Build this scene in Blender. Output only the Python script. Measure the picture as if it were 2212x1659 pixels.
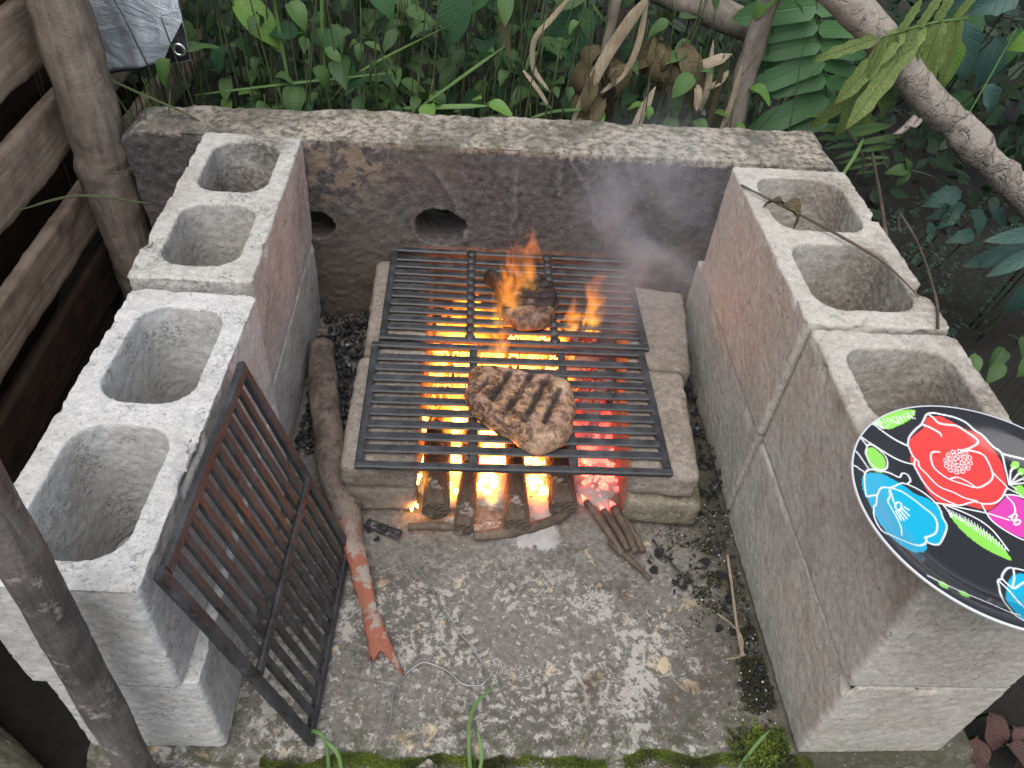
import bpy, bmesh, math, random
import numpy as np
from mathutils import Vector, Matrix, Euler
for o in list(bpy.data.objects): bpy.data.objects.remove(o)
S = bpy.context.scene; col = S.collection
PI = math.pi; R = math.radians
random.seed(11); RNG = np.random.default_rng(11)

# ------------------------------------------------------------------ camera, sky, sun, exposure
cd = bpy.data.cameras.new('camera'); cam = bpy.data.objects.new('camera', cd); col.objects.link(cam)
CAM = Vector((-.0912, -.4888, .9861)); pitch, yaw, roll = .76082, .11131, .11123
fw = Vector((math.sin(yaw)*math.cos(pitch), math.cos(yaw)*math.cos(pitch), -math.sin(pitch)))
rt = Vector((math.cos(yaw), -math.sin(yaw), 0)); up = rt.cross(fw)
rt2 = rt*math.cos(roll) + up*math.sin(roll); up2 = up*math.cos(roll) - rt*math.sin(roll)
mw = Matrix((rt2, up2, -fw)).transposed().to_4x4(); mw.translation = CAM
cam.matrix_world = mw
cd.sensor_width = 36; cd.lens = 1688.35/2212*36; cd.clip_start = .02; cd.clip_end = 500
S.camera = cam
SUN_EL, SUN_AZ = R(64), R(200)
W = bpy.data.worlds.new('World'); S.world = W; W.use_nodes = True
wn = W.node_tree; bg = wn.nodes['Background']
sky = wn.nodes.new('ShaderNodeTexSky'); sky.sky_type = 'NISHITA'; sky.sun_disc = False
sky.sun_elevation = SUN_EL; sky.sun_rotation = SUN_AZ; sky.air_density = 1.0; sky.dust_density = 1.5; sky.ozone_density = .6
hs = wn.nodes.new('ShaderNodeHueSaturation'); hs.inputs['Saturation'].default_value = .42
wn.links.new(sky.outputs[0], hs.inputs['Color']); wn.links.new(hs.outputs[0], bg.inputs[0]); bg.inputs[1].default_value = .10
sl = bpy.data.lights.new('sun', 'SUN'); sl.energy = 1.4; sl.angle = R(60); sl.color = (1, .975, .94)
so = bpy.data.objects.new('sun', sl); col.objects.link(so)
sd = Vector((math.sin(SUN_AZ)*math.cos(SUN_EL), math.cos(SUN_AZ)*math.cos(SUN_EL), math.sin(SUN_EL)))
so.rotation_euler = sd.to_track_quat('Z', 'Y').to_euler(); so.location = (0, 0, 6)
S.view_settings.view_transform = 'Standard'; S.view_settings.look = 'None'
S.view_settings.exposure = 1.0; S.view_settings.gamma = 1
S.render.engine = 'CYCLES'
cy = S.cycles; cy.use_denoising = True; cy.max_bounces = 8; cy.diffuse_bounces = 4; cy.glossy_bounces = 3
cy.transparent_max_bounces = 12; cy.volume_bounces = 1; cy.volume_max_steps = 96; cy.sample_clamp_indirect = 6
cy.caustics_reflective = False; cy.caustics_refractive = False

# ------------------------------------------------------------------ helpers
def tag(o, label=None, cat=None, group=None, kind=None):
    if label: o['label'] = label
    if cat: o['category'] = cat
    if group: o['group'] = group
    if kind: o['kind'] = kind
    return o
def obj(name, me, m=None, parent=None, loc=None, rot=None):
    o = bpy.data.objects.new(name, me); col.objects.link(o)
    if m is not None and me is not None and not me.materials: me.materials.append(m)
    if parent is not None: o.parent = parent
    if loc is not None: o.location = loc
    if rot is not None: o.rotation_euler = rot
    return o
def empty(name, loc, rz=0.): return obj(name, None, None, None, loc, (0, 0, rz))
def pyd(name, V, F, smooth=True, uv=None):
    me = bpy.data.meshes.new(name); me.from_pydata([tuple(map(float, v)) for v in V], [], F); me.update()
    if smooth: me.polygons.foreach_set('use_smooth', [True]*len(me.polygons))
    if uv is not None:
        l = me.uv_layers.new(name='UVMap'); vi = np.empty(len(me.loops), np.int32); me.loops.foreach_get('vertex_index', vi)
        l.data.foreach_set('uv', np.asarray(uv, np.float32)[vi].ravel())
    return me
def co(me):
    a = np.empty(len(me.vertices)*3, np.float32); me.vertices.foreach_get('co', a); return a.reshape(-1, 3).astype(float)
def nrm(me):
    a = np.empty(len(me.vertices)*3, np.float32); me.vertices.foreach_get('normal', a); return a.reshape(-1, 3).astype(float)
def setco(me, a): me.vertices.foreach_set('co', a.astype(np.float32).ravel()); me.update()
def h3(i, j, k, s):
    n = (i*374761393 + j*668265263 + k*1274126177 + s*974634777) & 0xffffffff
    n = ((n ^ (n >> 13))*1274126177) & 0xffffffff
    return ((n ^ (n >> 16)) & 0xffff)/65535.
def vn(P, sc, seed=0):
    p = np.asarray(P, float)*sc + 1000.; i = np.floor(p).astype(np.int64); f = p - i; f = f*f*(3-2*f); r = 0
    for a in (0, 1):
        for b in (0, 1):
            for c in (0, 1):
                w = (f[:, 0] if a else 1-f[:, 0])*(f[:, 1] if b else 1-f[:, 1])*(f[:, 2] if c else 1-f[:, 2])
                r = r + w*h3(i[:, 0]+a, i[:, 1]+b, i[:, 2]+c, seed)
    return r*2-1
def fbm(P, sc, oc=3, seed=0, g=.5):
    r = 0; a = 1
    for k in range(oc): r = r + a*vn(P, sc*2**k, seed+k*17); a *= g
    return r
def sst(a, b, x): t = np.clip((x-a)/(b-a), 0, 1); return t*t*(3-2*t)
def rough(me, amps, seed=0, extra=None):
    """push the surface in and out: amps = [(amplitude, scale)]"""
    P, N = co(me), nrm(me); d = 0
    for k, (a, s) in enumerate(amps): d = d + a*fbm(P, s, 2, seed+k*5)
    if extra is not None: d = d + extra(P)
    setco(me, P + N*np.reshape(d, (-1, 1))); return me
def voxel(me, size, name):
    t = bpy.data.objects.new('tmp', me); col.objects.link(t)
    m = t.modifiers.new('r', 'REMESH'); m.mode = 'VOXEL'; m.voxel_size = size; m.adaptivity = 0; m.use_smooth_shade = True
    r = bpy.data.meshes.new_from_object(t.evaluated_get(bpy.context.evaluated_depsgraph_get()))
    bpy.data.objects.remove(t); bpy.data.meshes.remove(me); r.name = name; return r
def rrect(cx, cy_, hx, hy, r, n=5):
    out = []
    for qx, qy, a0 in ((1, 1, 0), (-1, 1, 90), (-1, -1, 180), (1, -1, 270)):
        for k in range(n+1):
            a = R(a0+90*k/n); out.append((cx+qx*(hx-r)+r*math.cos(a), cy_+qy*(hy-r)+r*math.sin(a)))
    return out
def extr(loops_bot, loops_top, z0, z1, name, xz=False):
    """solid between two sets of matching 2-D loops (first outer, then holes)"""
    bm = bmesh.new(); allv = []
    P3 = (lambda p, z: (p[0], z, p[1])) if xz else (lambda p, z: (p[0], p[1], z))
    for lv, z in ((loops_bot, z0), (loops_top, z1)):
        es = []; vs = []
        for lp in lv:
            v = [bm.verts.new(P3(p, z(p) if callable(z) else z)) for p in lp]; vs.append(v)
            es += [bm.edges.new((v[i], v[(i+1) % len(v)])) for i in range(len(v))]
        bmesh.ops.triangle_fill(bm, use_beauty=True, edges=es); allv.append(vs)
    for a, b in zip(*allv):
        for i in range(len(a)):
            j = (i+1) % len(a); bm.faces.new((a[i], a[j], b[j], b[i]))
    bmesh.ops.recalc_face_normals(bm, faces=bm.faces)
    me = bpy.data.meshes.new(name); bm.to_mesh(me); bm.free(); return me
def cat(pts, n):
    """Catmull-Rom through the points, n samples per span"""
    P = [np.array(p, float) for p in pts]; P = [2*P[0]-P[1]] + P + [2*P[-1]-P[-2]]; out = []
    for i in range(1, len(P)-2):
        for k in range(n):
            t = k/n; a, b, c, d = P[i-1:i+3]
            out.append(.5*((2*b)+(c-a)*t+(2*a-5*b+4*c-d)*t*t+(3*b-a-3*c+d)*t**3))
    out.append(P[-2]); return np.array(out)
def tubeVF(pts, rad, ns=8, cap=True, off=0, jag=0., rnd=None):
    P = np.asarray(pts, float); n = len(P); rad = np.full(n, rad) if np.isscalar(rad) else np.interp(np.linspace(0, 1, n), np.linspace(0, 1, len(rad)), rad)
    T = np.gradient(P, axis=0); T /= np.linalg.norm(T, axis=1)[:, None]+1e-12
    a = np.array([0, 0, 1.]) if abs(T[0][2]) < .9 else np.array([1., 0, 0]); V = []; F = []; UV = []
    u = np.cross(T[0], a); u /= np.linalg.norm(u); L = 0
    for i in range(n):
        u = u - T[i]*(u@T[i]); u /= np.linalg.norm(u); w = np.cross(T[i], u)
        if i: L += np.linalg.norm(P[i]-P[i-1])
        for k in range(ns):
            an = 2*PI*k/ns; r = rad[i]
            if jag and rnd is not None: r *= 1+jag*rnd.uniform(-1, 1)
            V.append(P[i]+r*(math.cos(an)*u+math.sin(an)*w)); UV.append((k/ns, L))
    for i in range(n-1):
        for k in range(ns):
            k2 = (k+1) % ns; F.append((off+i*ns+k, off+i*ns+k2, off+(i+1)*ns+k2, off+(i+1)*ns+k))
    if cap: F.append(tuple(off+k for k in range(ns))[::-1]); F.append(tuple(off+(n-1)*ns+k for k in range(ns)))
    return V, F, UV
def tube(name, pts, rad, ns=8, amps=None, seed=0):
    V, F, UV = tubeVF(pts, rad, ns); me = pyd(name, V, F, True, UV)
    for p in me.polygons:
        if len(p.vertices) > 4: p.use_smooth = False
    if amps: rough(me, amps, seed)
    return me
def rbox(name, sx, sy, sz, bev, vox=.005, amps=((.0012, 60), (.0006, 200)), seed=0):
    bm = bmesh.new(); bmesh.ops.create_cube(bm, size=1); bmesh.ops.scale(bm, vec=(sx, sy, sz), verts=bm.verts)
    bmesh.ops.bevel(bm, geom=bm.edges[:], offset=bev, segments=3, affect='EDGES', profile=.5)
    bmesh.ops.translate(bm, vec=(0, 0, sz/2), verts=bm.verts)
    me = bpy.data.meshes.new(name); bm.to_mesh(me); bm.free()
    return rough(voxel(me, vox, name), amps, seed)

# ------------------------------------------------------------------ material helpers
class NT:
    def __init__(s, name):
        s.m = bpy.data.materials.new(name); s.m.use_nodes = True; s.t = s.m.node_tree; s.t.nodes.clear()
        s.out = s.t.nodes.new('ShaderNodeOutputMaterial')
    def n(s, typ, ins=None, **pr):
        x = s.t.nodes.new('ShaderNode'+typ)
        for k, v in pr.items(): setattr(x, k, v)
        for k, v in (ins or {}).items():
            if v is None: continue
            if isinstance(v, bpy.types.NodeSocket): s.t.links.new(v, x.inputs[k])
            else:
                if isinstance(v, tuple) and len(v) == 3 and x.inputs[k].type == 'RGBA': v = v+(1,)
                x.inputs[k].default_value = v
        return x
    def co(s, which='Object', rand=True):
        c = s.n('TexCoord').outputs[which]
        if rand:
            r = s.n('ObjectInfo').outputs['Random']; c = s.n('VectorMath', {0: c, 1: s.n('CombineXYZ', {0: s.mul(r, 7.), 1: s.mul(r, 13.), 2: s.mul(r, 5.)}).outputs[0]}).outputs[0]
        return c
    def pos(s): return s.n('NewGeometry').outputs['Position']
    def map(s, v, sc): return s.n('Mapping', {0: v, 'Scale': sc}).outputs[0]
    def nz(s, v, sc, det=4, rg=.55, dis=0.): return s.n('TexNoise', {'Vector': v, 'Scale': sc, 'Detail': det, 'Roughness': rg, 'Distortion': dis}).outputs[0]
    def nzc(s, v, sc, det=2): return s.n('TexNoise', {'Vector': v, 'Scale': sc, 'Detail': det}).outputs['Color']
    def vo(s, v, sc, f='F1', out='Distance', rnd=1.): return s.n('TexVoronoi', {'Vector': v, 'Scale': sc, 'Randomness': rnd}, feature=f).outputs[out]
    def ramp(s, f, st, interp='LINEAR'):
        x = s.n('ValToRGB', {0: f}); e = x.color_ramp; e.interpolation = interp
        while len(e.elements) < len(st): e.elements.new(.5)
        for el, (p, c) in zip(e.elements, st):
            el.position = p; el.color = (c, c, c, 1) if isinstance(c, (int, float)) else tuple(c)+(1,)
        return x.outputs[0]
    def mr(s, f, a, b, c=0., d=1.): return s.n('MapRange', {0: f, 1: a, 2: b, 3: c, 4: d}).outputs[0]
    def mix(s, f, a, b, bl='MIX'):
        x = s.n('Mix', data_type='RGBA', blend_type=bl, clamp_factor=True)
        for i, v in ((0, f), (6, a), (7, b)):
            if isinstance(v, bpy.types.NodeSocket): s.t.links.new(v, x.inputs[i])
            else: x.inputs[i].default_value = v if i == 0 else tuple(v)+(1,)
        return x.outputs[2]
    def m2(s, op, a, b=0.): return s.n('Math', {0: a, 1: b}, operation=op).outputs[0]
    def mul(s, a, b): return s.m2('MULTIPLY', a, b)
    def add(s, a, b): return s.m2('ADD', a, b)
    def sub(s, a, b): return s.m2('SUBTRACT', a, b)
    def bump(s, h, st=.5, d=.002, nm=None): return s.n('Bump', {'Height': h, 'Strength': st, 'Distance': d, 'Normal': nm}).outputs[0]
    def pbr(s, c, r=.9, nm=None, **k):
        ins = {'Base Color': c, 'Roughness': r, 'Normal': nm}; ins.update(k)
        p = s.n('BsdfPrincipled', ins).outputs[0]; return p
    def surf(s, sh): s.t.links.new(sh, s.out.inputs[0]); return s.m
    def vol(s, sh): s.t.links.new(sh, s.out.inputs[1]); return s.m
    def xyz(s, v): return s.n('SeparateXYZ', {0: v}).outputs
# ------------------------------------------------------------------ materials
def concrete(name, light, mid, stain, soot=0., brown=.5, moss=0., speck=.5, spots=(), clus=.55):
    t = NT(name); v = t.co(); p = t.pos(); px, py, pz = t.xyz(p)
    fine = t.nz(v, 420, 3, .7); med = t.nz(v, 95, 5, .65); big = t.nz(v, 11, 5, .6); huge = t.nz(v, 4.5, 3)
    c = t.mix(t.ramp(med, [(.36, 0), (.6, 1)]), mid, light)
    c = t.mix(t.mul(t.ramp(fine, [(.3, 1), (.46, 0)]), .55), c, tuple(x*.3 for x in mid))
    c = t.mix(t.mul(t.ramp(big, [(.5, 0), (.66, 1)]), brown), c, stain)
    c = t.mix(t.mul(t.ramp(t.nz(v, 30, 6, .7), [(.6, 0), (.72, 1)]), .35), c, tuple(x*.5 for x in stain))
    # shell grit and pits
    vd = t.nz(v, 240, 2, .5, 1.5); pit = t.ramp(t.nz(v, 150, 3, .6, 1.), [(.30, 1), (.36, 0)])
    c = t.mix(t.mul(t.ramp(vd, [(.66, 0), (.70, 1)]), speck), c, (.70, .68, .62))
    c = t.mix(t.mul(pit, .55), c, tuple(x*.35 for x in mid))
    tz = t.mr(t.xyz(t.n('NewGeometry').outputs['Normal'])[2], .5, .8); gr_ = t.ramp(t.nz(v, 190, 3, .75), [(.42, 0), (.60, 1)])
    c = t.mix(t.mul(t.mul(t.ramp(t.nz(v, 17, 4, .6), [(.50, 0), (.60, 1)]), t.ramp(t.nz(v, 230, 3, .7), [(.52, 0), (.57, 1)])), clus), c, tuple(x*.25 for x in mid))
    if soot:
        dv = t.n('VectorMath', {0: p, 1: (0., .56, .06)}, operation='SUBTRACT').outputs[0]
        ln = t.n('VectorMath', {0: dv}, operation='LENGTH').outputs['Value']
        f = t.mul(t.mr(ln, .62, .27), t.mr(t.add(pz, t.mul(huge, .12)), .43, .33))
        f = t.mul(f, t.ramp(t.nz(t.map(p, (1, 1, .35)), 9, 5), [(.3, .45), (.65, 1)]))
        c = t.mix(t.mul(f, soot), c, (.055, .046, .042))
    for (sx, sy, sz, sr, sa, sc_) in spots:                # old run-off and dirt stains
        dv = t.n('VectorMath', {0: p, 1: (sx, sy, sz)}, operation='SUBTRACT').outputs[0]; ln = t.n('VectorMath', {0: dv}, operation='LENGTH').outputs['Value']
        f = t.mr(t.add(ln, t.mul(t.sub(t.nz(p, 22, 6, .7), .5), sr*1.5)), sr, sr*.35)
        c = t.mix(t.mul(t.mul(f, t.ramp(t.nz(p, 130, 5, .75), [(.36, .25), (.58, 1)])), sa), c, sc_)
    if moss:
        f = t.mul(t.mr(t.add(pz, t.mul(big, .16)), .14, .03), moss)
        c = t.mix(t.mul(f, t.ramp(t.nz(v, 60, 5, .7), [(.35, .3), (.6, 1)])), c, (.055, .06, .022))
    hgt = t.add(t.mul(fine, .5), t.add(t.mul(med, 1.), t.mul(pit, -.9)))
    hgt = t.add(hgt, t.mul(t.mul(tz, gr_), .35))
    return t.surf(t.pbr(c, .92, t.bump(hgt, .6, .0018), **{'Specular IOR Level': .25}))
M = {}
M['block_pale'] = concrete('pale_block_concrete', (.60, .59, .57), (.47, .465, .45), (.34, .31, .26), .0, .35, .35)
M['block_soot'] = concrete('sooty_block_concrete', (.52, .50, .465), (.39, .37, .34), (.27, .235, .19), .06, .4, 0., .5, ((-.425, .655, .27, .115, .85, (.075, .058, .042)), (-.40, .70, .36, .06, .7, (.06, .05, .04)), (-.42, .45, .30, .06, .35, (.2, .19, .12))))
M['block_tan'] = concrete('tan_block_concrete', (.50, .470, .415), (.40, .373, .325), (.27, .23, .18), .05, .3, .5, .5, ((.50, .60, .37, .085, .7, (.13, .095, .065)), (.52, .40, .33, .11, .75, (.12, .09, .065)), (.53, .16, .33, .13, .75, (.12, .088, .062)), (.40, -.10, .36, .10, .55, (.13, .10, .072)), (.46, -.12, .25, .09, .45, (.17, .13, .09)), (.54, .30, .38, .07, .6, (.15, .12, .09)), (.362, .13, .385, .028, .7, (.2, .16, .12))), .2)
M['paver'] = concrete('paver_concrete', (.36, .31, .26), (.25, .21, .175), (.13, .105, .075), .25, .6, .0)
M['paver_moss'] = concrete('mossy_paver_concrete', (.30, .26, .20), (.18, .155, .115), (.07, .065, .03), .1, .8, .7)

t = NT('old_wall_concrete'); v = t.co('Object', False); p = t.pos(); px, py, pz = t.xyz(p)
fine = t.nz(v, 380, 3, .7); med = t.nz(v, 70, 6, .68); big = t.nz(v, 7, 5, .6)
dvv = t.n('VectorMath', {0: v, 1: t.n('VectorMath', {0: t.nzc(v, 210., 2), 'Scale': .006}, operation='SCALE').outputs[0]}).outputs[0]
vd = t.vo(dvv, 210); rr = t.xyz(t.n('TexVoronoi', {'Vector': dvv, 'Scale': 210.}).outputs['Color'])[0]
top = t.mix(t.ramp(med, [(.38, 0), (.58, 1)]), (.115, .10, .082), (.40, .36, .30))
top = t.mix(t.mul(t.ramp(big, [(.48, 0), (.62, 1)]), .75), top, (.085, .08, .065))
top = t.mix(t.mul(t.ramp(t.nz(v, 16, 5), [(.58, 0), (.68, 1)]), .6), top, (.085, .09, .035))
face = t.mix(t.ramp(med, [(.4, 0), (.7, 1)]), (.062, .058, .060), (.150, .140, .137))
face = t.mix(t.mul(t.ramp(big, [(.42, 0), (.62, 1)]), .5), face, (.14, .12, .104))
# soot flaked off on the left third of the face
fl = t.mul(t.mul(t.mr(t.add(px, t.mul(big, .4)), .06, -.06), t.mr(px, -.42, -.36)), t.ramp(t.nz(v, 34, 6, .62, .6), [(.49, 0), (.53, 1)]))
face = t.mix(t.mul(t.mul(fl, t.mr(pz, .12, .24)), .85), face, (.25, .195, .145))
face = t.mix(t.mul(t.mr(pz, .20, .06), t.mr(t.add(px, t.mul(big, .4)), .15, -.08, .25, .75)), face, (.18, .14, .11))
rdg = t.xyz(t.n('Attribute', attribute_name='ridge').outputs['Color'])[0]; face = t.mix(t.mul(rdg, t.mr(med, .3, .6, .1, .5)), face, (.22, .21, .205))
c = t.mix(t.mr(t.add(pz, t.mul(t.sub(med, .5), .03)), .314, .322), face, top)
c = t.mix(t.mul(t.mul(t.mr(vd, .28, .16), t.m2('GREATER_THAN', rr, .84)), .55), c, (.50, .48, .44))
h = t.add(t.mul(fine, .4), t.add(med, t.mul(t.ramp(vd, [(0, 0), (.35, 1)]), .5)))
M['wall'] = t.surf(t.pbr(c, .93, t.bump(h, .9, .0035), **{'Specular IOR Level': .25}))

t = NT('slab_concrete'); v = t.pos(); px, py, pz = t.xyz(v)
fine = t.nz(v, 330, 3, .7); med = t.nz(v, 95, 6, .66, .5); big = t.nz(v, 8, 4, .6); sp = t.nz(v, 26, 6, .68, .5); c0_ = 0
c = t.mix(t.ramp(t.nz(v, 120, 4, .7), [(.35, 0), (.65, 1)]), (.12, .108, .092), (.21, .193, .172))
pale = t.ramp(t.add(t.mul(med, .62), t.mul(t.sub(big, .5), .55)), [(.325, 0), (.35, 1)])
pale = t.mul(pale, t.mr(py, .22, .10))
c = t.mix(t.mul(pale, .92), c, t.mix(t.nz(v, 14, 3), (.42, .395, .35), (.33, .312, .285)))
dark = t.ramp(t.add(t.mul(t.nz(v, 105, 6, .68, .5), .6), t.mul(t.sub(t.nz(v, 6.3, 4), .5), .5)), [(.325, 0), (.355, 1)])
c = t.mix(t.mul(dark, .86), c, t.mix(t.nz(v, 19, 2), (.065, .060, .052), (.125, .115, .098)))
c = t.mix(t.mul(t.ramp(sp, [(.60, 0), (.66, 1)]), .75), c, (.53, .42, .27))
c = t.mix(t.mul(t.ramp(t.nz(v, 13, 4), [(.60, 0), (.70, 1)]), .55), c, (.085, .055, .035))
c = t.mix(t.mul(t.mr(py, -.02, -.115), t.ramp(t.nz(v, 40, 5, .7), [(.45, 0), (.6, .8)])), c, (.045, .05, .02))
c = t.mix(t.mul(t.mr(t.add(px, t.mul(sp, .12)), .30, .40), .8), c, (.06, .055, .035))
c = t.mix(t.ramp(t.nz(v, 190, 2, .5, 2.), [(.70, 0), (.73, 1)]), c, (.55, .54, .5))
h = t.add(t.mul(fine, .4), t.add(t.mul(med, .8), t.mul(t.nz(v, 120, 4, .7), .5)))
M['slab'] = t.surf(t.pbr(c, .9, t.bump(h, .8, .003), **{'Specular IOR Level': .3}))

t = NT('dark_soil'); v = t.pos(); a = t.nz(v, 40, 6, .7); b = t.nz(v, 7, 4)
c = t.mix(t.ramp(a, [(.35, 0), (.7, 1)]), (.005, .004, .0035), (.020, .016, .012)); c = t.mix(t.mul(b, .4), c, (.016, .019, .009))
M['soil'] = t.surf(t.pbr(c, .95, t.bump(a, .9, .02)))

def iron(name, rust, dirt):
    t = NT(name); v = t.co(); a = t.nz(v, 260, 4, .65); b = t.nz(v, 35, 5, .6); p = t.pos(); px, py, pz = t.xyz(p)
    c = t.mix(t.ramp(b, [(.4, 0), (.65, 1)]), (.022, .023, .026), (.060, .063, .069))
    if rust: c = t.mix(t.mul(t.ramp(t.nz(p, 14, 5, .6), [(.60, 0), (.69, 1)]), t.mul(t.mul(t.mr(pz, .20, .28), t.mr(px, -.322, -.332)), rust)), c, (.34, .075, .025))
    if rust: c = t.mix(t.mul(t.ramp(t.nz(p, 22, 5, .6), [(.58, 0), (.72, 1)]), .1), c, (.05, .04, .035))
    if dirt: c = t.mix(t.mul(t.ramp(t.nz(p, 300, 3, .7), [(.55, 0), (.62, 1)]), dirt), c, (.26, .21, .15))
    r = t.mr(b, .3, .7, .36, .62)
    return t.surf(t.pbr(c, r, t.bump(t.add(a, b), .55, .0012), **{'Specular IOR Level': .55, 'Metallic': .15}))
M['iron'] = iron('black_cast_iron', 0, .10); M['iron_rust'] = iron('rusty_dirty_cast_iron', .08, .16)

def wood(name, a, b, d, sc=(60, 60, 6), ash=0.):
    t = NT(name); v = t.co(); g = t.nz(t.map(v, sc), 1., 6, .65, .3); k = t.nz(v, 14, 5, .6)
    c = t.mix(t.ramp(g, [(.3, 0), (.7, 1)]), a, b); c = t.mix(t.mul(t.ramp(k, [(.45, 0), (.68, 1)]), .75), c, d)
    if ash: c = t.mix(t.mul(t.ramp(t.nz(v, 42, 5, .7), [(.57, 0), (.66, 1)]), ash), c, (.42, .38, .33))
    h = t.add(g, t.mul(t.nz(v, 200, 3), .4))
    return t.surf(t.pbr(c, .88, t.bump(h, .8, .004), **{'Specular IOR Level': .25}))
M['plank'] = wood('sawn_plank', (.27, .20, .15), (.47, .37, .285), (.15, .105, .08), (60, 4, 60))
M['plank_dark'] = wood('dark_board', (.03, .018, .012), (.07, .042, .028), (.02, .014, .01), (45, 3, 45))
M['post'] = wood('post_bark', (.15, .12, .095), (.33, .275, .225), (.09, .068, .05), (70, 70, 9), .35)
t = NT('branch_bark'); v = t.co('Object', False); g = t.nz(v, 90, 6, .7, .5); k = t.nz(v, 17, 5, .6, .8); e = t.vo(t.n('VectorMath', {0: v, 1: t.n('VectorMath', {0: t.nzc(v, 30., 3), 'Scale': .05}, operation='SCALE').outputs[0]}).outputs[0], 34, 'DISTANCE_TO_EDGE'); x_ = t.xyz(v)[0]
fl = t.mul(t.ramp(k, [(.47, 0), (.52, 1)]), t.mr(x_, .12, .42, .25, 1.)); cr = t.mul(t.mul(t.ramp(e, [(0, 1), (.07, 0)]), t.mr(x_, .15, .45, .05, 1.)), t.mul(fl, .28))
c = t.mix(g, (.24, .205, .17), (.42, .37, .315)); c = t.mix(t.mul(fl, .6), c, (.24, .20, .165)); c = t.mix(t.mul(t.ramp(t.nz(v, 38, 5, .7), [(.55, 0), (.66, 1)]), .6), c, (.11, .085, .065)); c = t.mix(t.mul(cr, .75), c, (.05, .036, .027))
M['branch'] = t.surf(t.pbr(c, .92, t.bump(t.add(t.mul(g, .6), t.sub(t.mul(fl, .9), t.mul(cr, 1.2))), 1., .008)))
M['pole'] = wood('charred_pole', (.10, .087, .078), (.21, .185, .168), (.05, .044, .041), (130, 130, 16), .6)
M['mosslog'] = wood('lichen_log', (.10, .10, .06), (.34, .33, .24), (.06, .055, .035), (45, 45, 45), .8)
M['deadwood'] = wood('grey_dead_wood', (.15, .125, .10), (.27, .235, .20), (.08, .065, .05), (60, 60, 6))
M['twig'] = wood('twig_bark', (.085, .06, .047), (.18, .135, .10), (.05, .038, .03), (90, 90, 20))
M['straw'] = wood('dry_straw', (.27, .215, .145), (.44, .37, .265), (.19, .145, .10), (200, 200, 30))

t = NT('stripped_red_stick'); v = t.co('Object', False); p = t.pos(); px, py, pz = t.xyz(p)
g = t.nz(t.map(v, (70, 12, 70)), 1., 5, .6); k = t.nz(v, 17, 5, .65)
c = t.mix(g, (.15, .115, .09), (.27, .215, .175)); c = t.mix(t.ramp(k, [(.45, 0), (.62, .85)]), c, (.07, .045, .035)); c = t.mix(t.ramp(t.nz(v, 55, 5, .7), [(.55, 0), (.63, .7)]), c, (.035, .03, .028))
red = t.mix(g, (.24, .075, .045), (.37, .14, .085)); red = t.mix(t.ramp(t.nz(v, 26, 5, .6), [(.56, 0), (.60, .9)]), red, (.36, .31, .26))
c = t.mix(t.mr(t.add(py, t.mul(t.sub(k, .5), .1)), .20, .165), c, red)
M['redstick'] = t.surf(t.pbr(c, .88, t.bump(t.add(g, t.nz(v, 120, 4, .7)), .9, .005)))

t = NT('burning_log'); v = t.co('Object', False); y = t.xyz(v)[1]
g = t.nz(t.map(v, (60, 8, 60)), 1., 6, .6); k = t.nz(v, 40, 5, .6)
cr = t.vo(t.map(v, (1, .55, 1)), 70, 'DISTANCE_TO_EDGE')
c = t.mix(g, (.045, .033, .027), (.15, .105, .075)); c = t.mix(t.mr(t.add(y, t.mul(k, .1)), .06, .19), c, (.012, .011, .011))
c = t.mix(t.mul(t.ramp(k, [(.60, 0), (.66, 1)]), .5), c, (.42, .38, .34))
hot = t.mul(t.mr(t.add(y, t.mul(t.sub(k, .5), .16)), .17, .30), t.ramp(cr, [(0, 1), (.16, 0)]))
M['log'] = t.surf(t.pbr(c, .88, t.bump(t.add(g, t.ramp(cr, [(0, 0), (.15, .6)])), .8, .004), **{'Emission Color': (1., .16, .025, 1.), 'Emission Strength': t.mul(hot, 16.)}))

t = NT('ember'); v = t.pos(); a = t.nz(v, 24, 4, .6); b = t.nz(v, 9, 3); k = t.nz(v, 160, 3)
px_, py_, _ = t.xyz(v); hot = t.m2('MULTIPLY', t.ramp(t.add(t.mul(a, .55), t.mul(b, .45)), [(.30, .1), (.60, 1)]), t.mr(px_, .07, .14, 1., .62))
ec = t.ramp(hot, [(0, (.9, .02, .01)), (.45, (1., .075, .02)), (.75, (1., .26, .035)), (1., (1., .55, .12))])
ec = t.mix(t.mr(px_, .07, .14), ec, (1., .06, .04)); c = t.mix(t.ramp(k, [(.48, 0), (.6, 1)]), (.025, .022, .02), (.36, .34, .32))
M['ember'] = t.surf(t.pbr(c, .95, t.bump(k, .6, .004), **{'Emission Color': ec, 'Emission Strength': t.mul(t.mul(t.m2('POWER', hot, 1.3), t.mr(py_, .36, .46, 42., 2.4)), t.mr(px_, .06, .13, 1., .22))}))

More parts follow.
